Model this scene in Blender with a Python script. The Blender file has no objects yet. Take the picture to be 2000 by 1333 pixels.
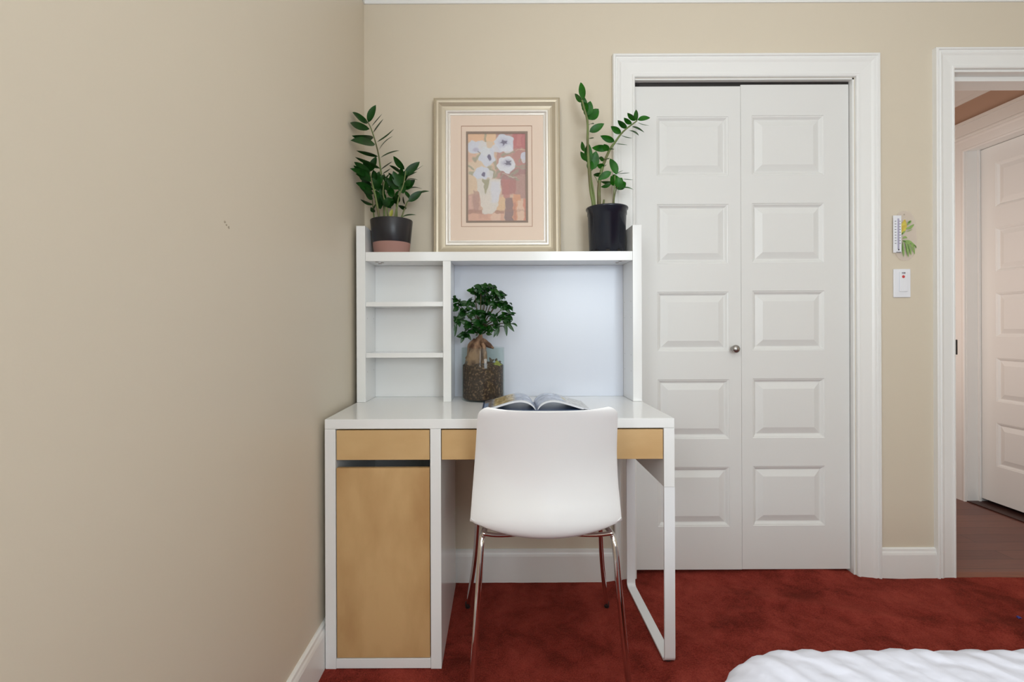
import bpy, bmesh, math, random
from mathutils import Vector, Matrix, noise
import numpy as np

random.seed(7)
SC = bpy.context.scene
COL = SC.collection
PI = math.pi

# ------------------------------------------------------------------ camera
CAM_D, CAM_H, F_PX = 1.967, 1.026, 951.0          # back wall is the plane Y=0
cam_data = bpy.data.cameras.new('camera')
cam_data.sensor_width = 36.0
cam_data.lens = F_PX / 2000 * 36.0
cam_data.shift_x = 0.0125
cam_data.shift_y = -0.01375
cam_data.clip_start = 0.02
cam = bpy.data.objects.new('camera', cam_data)
cam.matrix_world = (Matrix.Translation((0, -CAM_D, CAM_H)) @ Matrix.Rotation(PI / 2, 4, 'X')
                    @ Matrix.Rotation(-0.0037, 4, 'Z'))
COL.objects.link(cam)
SC.camera = cam

# ------------------------------------------------------------------ world, lights, exposure
world = bpy.data.worlds.new('world')
SC.world = world
world.use_nodes = True
wbg = world.node_tree.nodes['Background']
wbg.inputs['Color'].default_value = (0.75, 0.87, 1.0, 1)
wbg.inputs['Strength'].default_value = 0.6
SC.view_settings.view_transform = 'Standard'
SC.view_settings.look = 'None'
SC.view_settings.gamma = 1.0
SC.view_settings.exposure = 0.07


def area(name, loc, rot, sx, sy, power, color, spread=PI):
    l = bpy.data.lights.new(name, 'AREA')
    l.shape = 'RECTANGLE'
    l.size, l.size_y = sx, sy
    l.energy = power
    l.color = color
    l.spread = spread
    o = bpy.data.objects.new(name, l)
    o.location = loc
    o.rotation_euler = rot
    COL.objects.link(o)
    return o


# daylight through the two bedroom windows behind the camera
area('daylight_rear_window', (0.93, -3.56, 1.50), (PI / 2, 0, 0), 0.95, 1.10, 29, (0.84, 0.94, 1.0))
area('daylight_left_window', (-0.56, -2.35, 1.62), (0, -PI / 2, 0), 1.10, 1.10, 20, (0.92, 0.97, 1.0))
# photographer's flash aimed at the ceiling, and a warm fill panel added to light the hallway evenly
area('bounce_flash', (0.55, -2.0, 1.75), (PI, 0, 0), 0.25, 0.25, 12, (0.98, 0.99, 1.0))
area('hallway_fill_light', (1.70, 0.95, 1.20), (0, -PI / 2, 0), 1.3, 1.1, 7.2, (1.0, 0.84, 0.73))


# ------------------------------------------------------------------ materials
def srgb(r, g, b):
    def f(c):
        c /= 255.0
        return c / 12.92 if c <= 0.04045 else ((c + 0.055) / 1.055) ** 2.4
    return (f(r), f(g), f(b), 1)


def mat(name, rgb, rough=0.5, metal=0.0, bump=None, var=None, coat=0.0, spec=0.5, coord='Object'):
    """bump=(scale, strength, distance); var=(scale, rgb2, lo, hi, stretch)"""
    m = bpy.data.materials.new(name)
    m.use_nodes = True
    nt = m.node_tree
    b = nt.nodes['Principled BSDF']
    b.inputs['Base Color'].default_value = srgb(*rgb)
    b.inputs['Roughness'].default_value = rough
    b.inputs['Metallic'].default_value = metal
    b.inputs['Specular IOR Level'].default_value = spec
    if coat:
        b.inputs['Coat Weight'].default_value = coat
        b.inputs['Coat Roughness'].default_value = 0.04
    tc = nt.nodes.new('ShaderNodeTexCoord')
    if var:
        sc, rgb2, lo, hi, st = var
        mp = nt.nodes.new('ShaderNodeMapping')
        mp.inputs['Scale'].default_value = st
        nt.links.new(tc.outputs[coord], mp.inputs['Vector'])
        n = nt.nodes.new('ShaderNodeTexNoise')
        n.inputs['Scale'].default_value = sc
        n.inputs['Detail'].default_value = 6
        nt.links.new(mp.outputs[0], n.inputs['Vector'])
        mr = nt.nodes.new('ShaderNodeMapRange')
        mr.inputs['From Min'].default_value = lo
        mr.inputs['From Max'].default_value = hi
        nt.links.new(n.outputs['Fac'], mr.inputs['Value'])
        mx = nt.nodes.new('ShaderNodeMix')
        mx.data_type = 'RGBA'
        mx.inputs['A'].default_value = srgb(*rgb)
        mx.inputs['B'].default_value = srgb(*rgb2)
        nt.links.new(mr.outputs[0], mx.inputs['Factor'])
        nt.links.new(mx.outputs['Result'], b.inputs['Base Color'])
    if bump:
        sc, s, d = bump
        n = nt.nodes.new('ShaderNodeTexNoise')
        n.inputs['Scale'].default_value = sc
        n.inputs['Detail'].default_value = 4
        nt.links.new(tc.outputs[coord], n.inputs['Vector'])
        bp = nt.nodes.new('ShaderNodeBump')
        bp.inputs['Strength'].default_value = s
        bp.inputs['Distance'].default_value = d
        nt.links.new(n.outputs['Fac'], bp.inputs['Height'])
        nt.links.new(bp.outputs[0], b.inputs['Normal'])
    return m


def mat_attr(name, attr='paint', rough=0.6):
    m = bpy.data.materials.new(name)
    m.use_nodes = True
    nt = m.node_tree
    b = nt.nodes['Principled BSDF']
    b.inputs['Roughness'].default_value = rough
    a = nt.nodes.new('ShaderNodeAttribute')
    a.attribute_name = attr
    nt.links.new(a.outputs['Color'], b.inputs['Base Color'])
    return m


M = {}
M['wall'] = mat('wall_paint', (221, 209, 189), 0.42, bump=(260, 0.08, 0.001), spec=0.35)
M['hall_wall'] = mat('hall_wall_paint', (196, 164, 144), 0.6)
M['ceiling'] = mat('ceiling_paint', (236, 234, 228), 0.8)
M['trim'] = mat('white_trim_paint', (242, 241, 238), 0.32)
M['door'] = mat('white_door_paint', (232, 231, 228), 0.36, bump=(90, 0.05, 0.001))
M['desk_white'] = mat('white_foil', (244, 244, 243), 0.16, spec=0.5)
M['board'] = mat('white_magnetic_board', (222, 227, 238), 0.23, spec=0.42)
M['leg_metal'] = mat('white_powder_coated_steel', (246, 247, 249), 0.3)
M['birch'] = mat('birch_veneer', (214, 176, 124), 0.4, var=(6.5, (186, 144, 94), 0.36, 0.70, (1.3, 1, 0.55)))
M['birch_h'] = mat('birch_veneer_drawer', (218, 182, 130), 0.4, var=(6.0, (200, 160, 108), 0.35, 0.75, (0.7, 1, 1.6)))
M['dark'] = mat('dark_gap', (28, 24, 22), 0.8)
M['chair'] = mat('glossy_white_plastic', (250, 250, 250), 0.09, coat=0.7)
M['chrome'] = mat('chrome', (225, 222, 220), 0.06, metal=1.0)
M['rubber'] = mat('dark_rubber', (35, 32, 32), 0.6)
M['pot_black'] = mat('black_ceramic', (34, 33, 38), 0.35)
M['pot_pink'] = mat('terracotta_pink', (176, 134, 124), 0.7, bump=(200, 0.1, 0.001))
M['plastic_black'] = mat('black_plastic', (30, 34, 46), 0.22)
M['soil'] = mat('potting_soil', (70, 50, 38), 0.95, bump=(120, 0.8, 0.005), var=(140, (120, 92, 66), 0.45, 0.75, (1, 1, 1)))
M['perlite_soil'] = mat('coarse_soil', (60, 40, 28), 0.9, bump=(110, 0.8, 0.004), var=(120, (150, 116, 86), 0.50, 0.72, (1, 1, 1)))
M['leaf'] = mat('zz_leaf', (22, 72, 16), 0.38, spec=0.3, var=(30, (10, 44, 12), 0.4, 0.7, (1, 1, 1)))
M['leaf_bright'] = mat('zz_leaf_bright', (36, 104, 16), 0.38, spec=0.3, var=(25, (16, 68, 12), 0.4, 0.7, (1, 1, 1)))
M['ficus_leaf'] = mat('ficus_leaf', (20, 64, 16), 0.28, spec=0.4, var=(28, (58, 112, 26), 0.55, 0.85, (1, 1, 1)))
M['yellow_leaf'] = mat('yellowing_leaf', (150, 150, 50), 0.4)
M['stem'] = mat('zz_stem', (112, 128, 72), 0.5, var=(40, (104, 92, 62), 0.45, 0.7, (1, 1, 0.4)))
M['bark'] = mat('ficus_bark', (156, 122, 94), 0.75, bump=(90, 0.8, 0.004), var=(45, (84, 56, 40), 0.42, 0.66, (1, 1, 0.6)))
M['frame_gold'] = mat('champagne_frame', (208, 196, 174), 0.36, metal=0.35)
M['frame_silver'] = mat('silver_bead', (238, 233, 226), 0.25, metal=0.4)
M['matboard'] = mat('peach_mat', (242, 218, 198), 0.8)
M['mat_line'] = mat('mat_bevel', (186, 142, 112), 0.8)
M['brown_line'] = mat('brown_fillet', (138, 112, 92), 0.6)
M['print'] = mat_attr('painted_print')
M['page'] = mat_attr('magazine_page', rough=0.25)
M['page_edge'] = mat('page_edges', (222, 224, 230), 0.7)
M['cover'] = mat('magazine_cover', (70, 92, 130), 0.3)
M['satin'] = mat('satin_nickel', (170, 166, 162), 0.3, metal=1.0)
M['switch'] = mat('switch_plastic', (240, 241, 246), 0.3)
M['red'] = mat('red_sticker', (206, 70, 70), 0.5)
M['ink'] = mat('grey_ink', (90, 88, 100), 0.6)
M['yellow'] = mat('lemon_print', (216, 202, 90), 0.5, var=(60, (200, 160, 60), 0.45, 0.7, (1, 1, 1)))
M['green_print'] = mat('leaf_print', (140, 172, 100), 0.5, var=(80, (160, 190, 110), 0.45, 0.7, (1, 1, 1)))
M['dark_green_print'] = mat('dark_leaf_print', (78, 112, 54), 0.5)
M['tube'] = mat('thermometer_tube', (176, 172, 196), 0.15)
M['steel'] = mat('dark_steel', (70, 68, 68), 0.35, metal=0.9)
M['blue'] = mat('blue_plastic_scrap', (50, 50, 130), 0.5)
M['mattress'] = mat('mattress_fabric', (230, 228, 224), 0.9)
M['bed_wood'] = mat('bed_wood', (150, 110, 76), 0.5)
M['scuff'] = mat('filler_scuff', (178, 164, 142), 0.8, bump=(300, 0.8, 0.002))


def glass_mat():
    m = bpy.data.materials.new('clear_glass')
    m.use_nodes = True
    nt = m.node_tree
    nt.nodes.remove(nt.nodes['Principled BSDF'])
    out = nt.nodes['Material Output']
    tr = nt.nodes.new('ShaderNodeBsdfTransparent')
    tr.inputs['Color'].default_value = (0.93, 0.96, 0.95, 1)
    gl = nt.nodes.new('ShaderNodeBsdfGlossy')
    gl.inputs['Roughness'].default_value = 0.03
    lw = nt.nodes.new('ShaderNodeLayerWeight')
    lw.inputs['Blend'].default_value = 0.5
    pw = nt.nodes.new('ShaderNodeMath'); pw.operation = 'POWER'
    pw.inputs[1].default_value = 5.0
    mu = nt.nodes.new('ShaderNodeMath'); mu.operation = 'MULTIPLY_ADD'
    mu.inputs[1].default_value = 0.30
    mu.inputs[2].default_value = 0.03
    mx = nt.nodes.new('ShaderNodeMixShader')
    nt.links.new(lw.outputs['Facing'], pw.inputs[0])
    nt.links.new(pw.outputs[0], mu.inputs[0])
    nt.links.new(mu.outputs[0], mx.inputs[0])
    nt.links.new(tr.outputs[0], mx.inputs[1])
    nt.links.new(gl.outputs[0], mx.inputs[2])
    nt.links.new(mx.outputs[0], out.inputs['Surface'])
    return m


def acrylic_mat():
    m = bpy.data.materials.new('clear_acrylic')
    m.use_nodes = True
    nt = m.node_tree
    b = nt.nodes['Principled BSDF']
    b.inputs['Base Color'].default_value = srgb(246, 232, 224)
    b.inputs['Roughness'].default_value = 0.08
    b.inputs['Alpha'].default_value = 0.20
    return m


M['glass'] = glass_mat()
M['acrylic'] = acrylic_mat()


def carpet_mat():
    m = bpy.data.materials.new('rust_red_carpet')
    m.use_nodes = True
    nt = m.node_tree
    b = nt.nodes['Principled BSDF']
    b.inputs['Roughness'].default_value = 1.0
    b.inputs['Specular IOR Level'].default_value = 0.1
    b.inputs['Sheen Weight'].default_value = 0.25
    b.inputs['Sheen Roughness'].default_value = 0.5
    b.inputs['Sheen Tint'].default_value = srgb(220, 110, 80)
    tc = nt.nodes.new('ShaderNodeTexCoord')

    def N(scale, detail, dist=0.0, rough=0.5):
        n = nt.nodes.new('ShaderNodeTexNoise')
        n.inputs['Scale'].default_value = scale
        n.inputs['Detail'].default_value = detail
        n.inputs['Distortion'].default_value = dist
        n.inputs['Roughness'].default_value = rough
        nt.links.new(tc.outputs['Object'], n.inputs['Vector'])
        return n
    big = N(4.2, 5, 0.4, 0.6)
    mid = N(16, 4, 0.6, 0.6)
    fine = N(240, 3)
    a = nt.nodes.new('ShaderNodeMath'); a.operation = 'MULTIPLY_ADD'
    a.inputs[1].default_value = 0.45
    nt.links.new(mid.outputs['Fac'], a.inputs[0]); nt.links.new(big.outputs['Fac'], a.inputs[2])
    c = nt.nodes.new('ShaderNodeMath'); c.operation = 'MULTIPLY_ADD'
    c.inputs[1].default_value = 0.62
    nt.links.new(fine.outputs['Fac'], c.inputs[0]); nt.links.new(a.outputs[0], c.inputs[2])
    r = nt.nodes.new('ShaderNodeValToRGB')
    r.color_ramp.elements[0].position = 0.485
    r.color_ramp.elements[0].color = srgb(82, 23, 19)
    r.color_ramp.elements[1].position = 0.76
    r.color_ramp.elements[1].color = srgb(160, 66, 56)
    mid_e = r.color_ramp.elements.new(0.60)
    mid_e.color = srgb(126, 44, 37)
    sc_ = nt.nodes.new('ShaderNodeMath'); sc_.operation = 'MULTIPLY'
    sc_.inputs[1].default_value = 0.6
    nt.links.new(c.outputs[0], sc_.inputs[0])
    nt.links.new(sc_.outputs[0], r.inputs[0])
    nt.links.new(r.outputs[0], b.inputs['Base Color'])
    bp = nt.nodes.new('ShaderNodeBump')
    bp.inputs['Strength'].default_value = 0.9
    bp.inputs['Distance'].default_value = 0.006
    nt.links.new(fine.outputs['Fac'], bp.inputs['Height'])
    bp2 = nt.nodes.new('ShaderNodeBump')
    bp2.inputs['Strength'].default_value = 0.6
    bp2.inputs['Distance'].default_value = 0.02
    nt.links.new(mid.outputs['Fac'], bp2.inputs['Height'])
    nt.links.new(bp2.outputs[0], bp.inputs['Normal'])
    nt.links.new(bp.outputs[0], b.inputs['Normal'])
    return m


def hallfloor_mat():
    m = bpy.data.materials.new('dark_hardwood')
    m.use_nodes = True
    nt = m.node_tree
    b = nt.nodes['Principled BSDF']
    b.inputs['Roughness'].default_value = 0.38
    tc = nt.nodes.new('ShaderNodeTexCoord')
    br = nt.nodes.new('ShaderNodeTexBrick')
    br.inputs['Color1'].default_value = srgb(142, 90, 74)
    br.inputs['Color2'].default_value = srgb(116, 70, 60)
    br.inputs['Mortar'].default_value = srgb(54, 30, 26)
    br.inputs['Scale'].default_value = 1.0
    br.inputs['Mortar Size'].default_value = 0.0012
    br.inputs['Brick Width'].default_value = 0.9
    br.inputs['Row Height'].default_value = 0.083
    nt.links.new(tc.outputs['Object'], br.inputs['Vector'])
    mp = nt.nodes.new('ShaderNodeMapping')
    mp.inputs['Scale'].default_value = (1.5, 30, 1)
    nt.links.new(tc.outputs['Object'], mp.inputs['Vector'])
    n = nt.nodes.new('ShaderNodeTexNoise')
    n.inputs['Scale'].default_value = 4
    n.inputs['Detail'].default_value = 5
    nt.links.new(mp.outputs[0], n.inputs['Vector'])
    mx = nt.nodes.new('ShaderNodeMix'); mx.data_type = 'RGBA'; mx.blend_type = 'MULTIPLY'
    mx.inputs['Factor'].default_value = 0.5
    nt.links.new(br.outputs['Color'], mx.inputs['A'])
    nt.links.new(n.outputs['Fac'], mx.inputs['B'])
    g = nt.nodes.new('ShaderNodeMix'); g.data_type = 'RGBA'; g.blend_type = 'ADD'
    g.inputs['Factor'].default_value = 0.0
    nt.links.new(mx.outputs['Result'], b.inputs['Base Color'])
    return m


def bedspread_mat():
    m = mat('white_crinkled_cotton', (216, 217, 228), 0.85)
    nt = m.node_tree
    b = nt.nodes['Principled BSDF']
    tc = nt.nodes.new('ShaderNodeTexCoord')
    w = nt.nodes.new('ShaderNodeTexWave')
    w.wave_type = 'BANDS'
    w.bands_direction = 'DIAGONAL'
    w.inputs['Scale'].default_value = 9
    w.inputs['Distortion'].default_value = 6
    w.inputs['Detail'].default_value = 3
    w.inputs['Detail Scale'].default_value = 1.4
    nt.links.new(tc.outputs['Object'], w.inputs['Vector'])
    bp = nt.nodes.new('ShaderNodeBump')
    bp.inputs['Strength'].default_value = 0.45
    bp.inputs['Distance'].default_value = 0.006
    nt.links.new(w.outputs['Fac'], bp.inputs['Height'])
    nt.links.new(bp.outputs[0], b.inputs['Normal'])
    return m


M['carpet'] = carpet_mat()
M['hall_floor'] = hallfloor_mat()
M['bedspread'] = bedspread_mat()

# ------------------------------------------------------------------ helpers
ORG = {}


def tag(o, label=None, cat=None, group=None, kind=None):
    if label: o['label'] = label
    if cat: o['category'] = cat
    if group: o['group'] = group
    if kind: o['kind'] = kind
    return o


def thing(name, loc, label, cat, group=None):
    o = bpy.data.objects.new(name, None)
    o.location = loc
    o.empty_display_size = 0.05
    COL.objects.link(o)
    ORG[o] = Vector(loc)
    return tag(o, label, cat, group)


def obj(name, bm, m, parent=None, smooth=False, bevel=0.0, org=None, seg=2):
    """bm is built in world coordinates; links it as ONE mesh object"""
    if org is not None:
        o0 = Vector(org)
    elif parent is not None:
        o0 = ORG[parent]
    else:
        o0 = Vector((0, 0, 0))
    bmesh.ops.recalc_face_normals(bm, faces=bm.faces)
    bmesh.ops.translate(bm, verts=bm.verts, vec=-o0)
    me = bpy.data.meshes.new(name)
    bm.to_mesh(me)
    bm.free()
    mats = m if isinstance(m, (list, tuple)) else [m]
    for x in mats:
        me.materials.append(x)
    if smooth:
        for p in me.polygons:
            p.use_smooth = True
    o = bpy.data.objects.new(name, me)
    COL.objects.link(o)
    ORG[o] = o0
    if parent is not None:
        o.parent = parent
        o.location = (0, 0, 0)
    else:
        o.location = o0
    if bevel:
        md = o.modifiers.new('bevel', 'BEVEL')
        md.width = bevel
        md.segments = seg
        md.limit_method = 'ANGLE'
        md.angle_limit = math.radians(40)
        for p in me.polygons:
            p.use_smooth = True
        md2 = o.modifiers.new('wn', 'WEIGHTED_NORMAL')
    return o


def box(bm, x0, x1, y0, y1, z0, z1, mi=0):
    v = [bm.verts.new(p) for p in ((x0, y0, z0), (x1, y0, z0), (x1, y1, z0), (x0, y1, z0),
                                   (x0, y0, z1), (x1, y0, z1), (x1, y1, z1), (x0, y1, z1))]
    for f in ((0, 3, 2, 1), (4, 5, 6, 7), (0, 1, 5, 4), (1, 2, 6, 5), (2, 3, 7, 6), (3, 0, 4, 7)):
        bm.faces.new([v[i] for i in f]).material_index = mi


def bx(*a):
    bm = bmesh.new()
    box(bm, *a)
    return bm


def struct(name, bm, m, parent=None, **k):
    o = obj(name, bm, m, parent, **k)
    if parent is None:
        o['kind'] = 'structure'
    return o


def catmull(pts, n):
    pts = [Vector(p) for p in pts]
    P = [2 * pts[0] - pts[1]] + pts + [2 * pts[-1] - pts[-2]]
    out = []
    for i in range(1, len(P) - 2):
        for k in range(n):
            t = k / n
            a, b, c, d = P[i - 1], P[i], P[i + 1], P[i + 2]
            out.append(0.5 * ((2 * b) + (c - a) * t + (2 * a - 5 * b + 4 * c - d) * t * t + (3 * b - a - 3 * c + d) * t ** 3))
    out.append(pts[-1])
    return out


def tube(bm, pts, radii, seg=12, cap=True):
    pts = [Vector(p) for p in pts]
    if not isinstance(radii, (list, tuple)):
        radii = [radii] * len(pts)
    rings = []
    prev = None
    for i, p in enumerate(pts):
        d = (pts[min(i + 1, len(pts) - 1)] - pts[max(i - 1, 0)]).normalized()
        if prev is None:
            u = d.orthogonal().normalized()
        else:
            u = (prev - d * prev.dot(d)).normalized()
        prev = u
        w = d.cross(u)
        rings.append([bm.verts.new(p + radii[i] * (math.cos(2 * PI * k / seg) * u + math.sin(2 * PI * k / seg) * w)) for k in range(seg)])
    for a, b in zip(rings, rings[1:]):
        for k in range(seg):
            bm.faces.new((a[k], a[(k + 1) % seg], b[(k + 1) % seg], b[k]))
    if cap:
        bm.faces.new(rings[0][::-1]); bm.faces.new(rings[-1])


def interp(vals, n):
    out = []
    m = len(vals) - 1
    for i in range(n):
        t = i / (n - 1) * m
        k = min(int(t), m - 1)
        out.append(vals[k] + (vals[k + 1] - vals[k]) * (t - k))
    return out


def lathe(bm, cx, cy, prof, seg=48, mats=None):
    """prof: list of (r,z); r=0 closes"""
    rings = []
    for r, z in prof:
        if r <= 1e-6:
            rings.append([bm.verts.new((cx, cy, z))])
        else:
            rings.append([bm.verts.new((cx + r * math.cos(2 * PI * k / seg), cy + r * math.sin(2 * PI * k / seg), z)) for k in range(seg)])
    for i, (a, b) in enumerate(zip(rings, rings[1:])):
        for k in range(seg):
            k2 = (k + 1) % seg
            if len(a) == 1 and len(b) == 1:
                continue
            if len(a) == 1:
                f = bm.faces.new((a[0], b[k2], b[k]))
            elif len(b) == 1:
                f = bm.faces.new((a[k], a[k2], b[0]))
            else:
                f = bm.faces.new((a[k], a[k2], b[k2], b[k]))
            if mats:
                f.material_index = mats[i]


def sweep(bm, corners, prof, toworld, closed, outward=1):
    """mitred moulding. corners: 2D polyline (u,v) of the outer edge, going so that the
    inside lies to the RIGHT when outward=1; prof: (inset, protrusion)."""
    n = len(corners)
    rings = []
    for i in range(n):
        c = Vector(corners[i])
        if closed:
            a = Vector(corners[(i - 1) % n]); b = Vector(corners[(i + 1) % n])
        else:
            a = Vector(corners[i - 1]) if i > 0 else None
            b = Vector(corners[i + 1]) if i < n - 1 else None
        d1 = (c - a).normalized() if a is not None else None
        d2 = (b - c).normalized() if b is not None else None
        if d1 is None: d1 = d2
        if d2 is None: d2 = d1
        n1 = Vector((d1.y, -d1.x)) * outward
        n2 = Vector((d2.y, -d2.x)) * outward
        mdir = (n1 + n2) / (1 + n1.dot(n2))
        rings.append([bm.verts.new(toworld(c.x + mdir.x * p[0], c.y + mdir.y * p[0], p[1])) for p in prof])
    R = list(zip(rings, rings[1:]))
    if closed:
        R.append((rings[-1], rings[0]))
    m = len(prof)
    for a, b in R:
        for k in range(m):
            bm.faces.new((a[k], a[(k + 1) % m], b[(k + 1) % m], b[k]))
    if not closed:
        bm.faces.new(rings[0]); bm.faces.new(rings[-1][::-1])


# ------------------------------------------------------------------ the room shell
XL = -0.542          # left wall
XR = 3.05            # right wall of the bedroom
YB = -3.50           # rear wall
ZC = 2.44            # ceiling
CL0, CL1, CLZ = 0.5416, 1.437, 2.028      # closet opening
HD0, HD1, HDZ = 1.827, 2.640, 2.060       # hallway opening


def carpet_h(x, y):
    def g(cx, cy, sx, sy, a=0.0):
        dx, dy = x - cx, y - cy
        ca, sa = math.cos(a), math.sin(a)
        u, v = dx * ca + dy * sa, -dx * sa + dy * ca
        return math.exp(-(u / sx) ** 2 - (v / sy) ** 2)
    t = min(1, max(0, (x - 0.40) / 0.12))
    t = t * t * (3 - 2 * t)
    h = 0.011 * t
    h += 0.020 * g(1.27, 0.02, 0.17, 0.10)
    h += 0.012 * g(0.95, 0.05, 0.30, 0.07)
    h += 0.010 * g(1.15, -0.22, 0.34, 0.035, -0.30)
    h += 0.009 * g(0.80, -0.30, 0.20, 0.030, 0.7)
    h += 0.009 * g(1.60, -0.30, 0.30, 0.05, -0.5)
    h += 0.006 * g(0.62, -0.42, 0.03, 0.25, 0.6)
    h += 0.006 * g(2.0, -0.25, 0.25, 0.05, -0.3)
    h += 0.0025 * t * noise.noise((x * 5, y * 7, 0.3))
    h += 0.0012 * noise.noise((x * 22, y * 22, 1.3))
    return h


bm = bmesh.new()
nx, ny = 240, 240
X0, X1, Y0, Y1 = XL - 0.02, XR + 0.02, YB - 0.02, 0.02
gridv = [[bm.verts.new((X0 + (X1 - X0) * i / nx, Y0 + (Y1 - Y0) * j / ny, carpet_h(X0 + (X1 - X0) * i / nx, Y0 + (Y1 - Y0) * j / ny)))
          for i in range(nx + 1)] for j in range(ny + 1)]
for j in range(ny):
    for i in range(nx):
        bm.faces.new((gridv[j][i], gridv[j][i + 1], gridv[j + 1][i + 1], gridv[j + 1][i]))
# carpet running on through the closet opening
top = gridv[ny]
cl = [i for i in range(nx + 1) if 0.40 < top[i].co.x < 1.58]
prev = [top[i] for i in cl]
for yy in (0.05, 0.10, 0.2, 0.45, 0.70):
    row = [bm.verts.new((v.co.x, yy, carpet_h(v.co.x, yy) if yy < 0.15 else 0.012)) for v in prev]
    for k in range(len(row) - 1):
        bm.faces.new((prev[k], prev[k + 1], row[k + 1], row[k]))
    prev = row
struct('floor', bm, M['carpet'], smooth=True)

bm = bmesh.new()
box(bm, XL, CL0, 0.0, 0.12, -0.02, ZC)
box(bm, CL0, CL1, 0.0, 0.12, CLZ, ZC)
box(bm, CL1, HD0, 0.0, 0.12, -0.02, ZC)
box(bm, HD0, HD1, 0.0, 0.12, HDZ, ZC)
box(bm, HD1, XR, 0.0, 0.12, -0.02, ZC)
struct('wall_back', bm, M['wall'])
# left wall with its window opening behind the camera
WY0, WY1, WZ0, WZ1 = -2.92, -1.78, 1.05, 2.19
bm = bmesh.new()
box(bm, XL - 0.12, XL, YB, WY0, -0.02, ZC)
box(bm, XL - 0.12, XL, WY1, 0.12, -0.02, ZC)
box(bm, XL - 0.12, XL, WY0, WY1, -0.02, WZ0)
box(bm, XL - 0.12, XL, WY0, WY1, WZ1, ZC)
struct('wall_left', bm, M['wall'])
RX0, RX1, RZ0, RZ1 = 0.44, 1.42, 0.93, 2.07
bm = bmesh.new()
box(bm, XL - 0.12, RX0, YB - 0.12, YB, -0.02, ZC)
box(bm, RX1, XR + 0.12, YB - 0.12, YB, -0.02, ZC)
box(bm, RX0, RX1, YB - 0.12, YB, -0.02, RZ0)
box(bm, RX0, RX1, YB - 0.12, YB, RZ1, ZC)
struct('wall_rear', bm, M['wall'])
struct('wall_right', bx(XR, XR + 0.12, YB, 0.12, -0.02, ZC), M['wall'])
struct('ceiling', bx(XL - 0.12, XR + 0.12, YB - 0.12, 0.12, ZC, ZC + 0.1), M['ceiling'])

# window casings behind the camera
casing_prof = [(0, 0), (0, 0.019), (0.003, 0.022), (0.009, 0.022), (0.012, 0.017), (0.017, 0.0165), (0.020, 0.019),
               (0.026, 0.018), (0.034, 0.014), (0.070, 0.011), (0.078, 0.011), (0.081, 0.014), (0.087, 0.013), (0.090, 0.010), (0.090, 0)]
bm = bmesh.new()
sweep(bm, [(RX0 - 0.08, RZ0 - 0.08), (RX0 - 0.08, RZ1 + 0.08), (RX1 + 0.08, RZ1 + 0.08), (RX1 + 0.08, RZ0 - 0.08)], casing_prof,
      lambda u, v, p: (u, YB + p, v), True)
box(bm, RX0, RX1, YB - 0.05, YB - 0.02, RZ0, RZ0 + 0.05)
box(bm, RX0, RX1, YB - 0.05, YB - 0.02, RZ1 - 0.05, RZ1)
struct('window_1', bm, M['trim'])
bm = bmesh.new()
sweep(bm, [(WY0 - 0.08, WZ0 - 0.08), (WY0 - 0.08, WZ1 + 0.08), (WY1 + 0.08, WZ1 + 0.08), (WY1 + 0.08, WZ0 - 0.08)], casing_prof,
      lambda u, v, p: (XL + p, u, v), True)
struct('window_2', bm, M['trim'])


# door casings (three mitred sides)
def casing(name, x0, x1, ztop, w_l, w_r, zb):
    bm = bmesh.new()
    prof = casing_prof
    s = (w_l) / 0.09
    pr = [(a * s, b) for a, b in prof]
    sweep(bm, [(x0, zb), (x0, ztop), (x1, ztop), (x1, zb)], pr, lambda u, v, p: (u, -p, v), False)
    return struct(name, bm, M['trim'])


casing('trim_1', 0.4590, 1.5290, 2.1190, 0.0900, 0.09, -0.012)
casing('trim_2', 1.7530, 2.7180, 2.1400, 0.0810, 0.08, -0.012)

# closet jambs, head and the sliding track
bm = bmesh.new()
box(bm, CL0, 0.5466, 0.0005, 0.12, -0.01, CLZ)
box(bm, 1.4300, CL1, 0.0005, 0.12, -0.01, CLZ)
box(bm, CL0, CL1, 0.0005, 0.12, 2.022, CLZ + 0.002)
struct('trim_3', bm, M['trim'])
trk = thing('door_track', (0.99, 0.03, 2.006), 'dark grey metal sliding track above the closet doors', 'door track')
bm = bmesh.new()
box(bm, 0.548, 1.429, 0.021, 0.024, 2.004, 2.022)
box(bm, 0.548, 1.429, 0.024, 0.050, 2.018, 2.022)
box(bm, 0.548, 1.429, 0.050, 0.053, 2.000, 2.022)
obj('rail', bm, M['steel'], trk)
for xx in (0.556, 1.345, 1.40):
    obj('pivot_bracket', bx(xx, xx + 0.02, 0.0185, 0.021, 2.007, 2.016), M['dark'], trk)

# baseboards
base_prof = [(0, 0), (0, 0.130), (0.004, 0.130), (0.009, 0.126), (0.010, 0.118), (0.013, 0.112), (0.015, 0.104), (0.015, 0)]


def baseboard(name, p0, p1, nrm):
    """runs from p0 to p1 along the wall; nrm points into the room"""
    bm = bmesh.new()
    a = [bm.verts.new((p0[0] + nrm[0] * t, p0[1] + nrm[1] * t, z - (0.012 if z == 0 else 0))) for t, z in base_prof]
    b = [bm.verts.new((p1[0] + nrm[0] * t, p1[1] + nrm[1] * t, z - (0.012 if z == 0 else 0))) for t, z in base_prof]
    for k in range(len(a)):
        k2 = (k + 1) % len(a)
        bm.faces.new((a[k], a[k2], b[k2], b[k]))
    bm.faces.new(a); bm.faces.new(b[::-1])
    return struct(name, bm, M['trim'])


baseboard('baseboard_back', (XL + 0.015, 0), (0.459, 0), (0, -1))
baseboard('baseboard_middle', (1.529, 0), (1.753, 0), (0, -1))
baseboard('baseboard_left', (XL, YB), (XL, 0), (1, 0))
baseboard('baseboard_right', (XR, YB), (XR, 0), (-1, 0))

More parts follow.
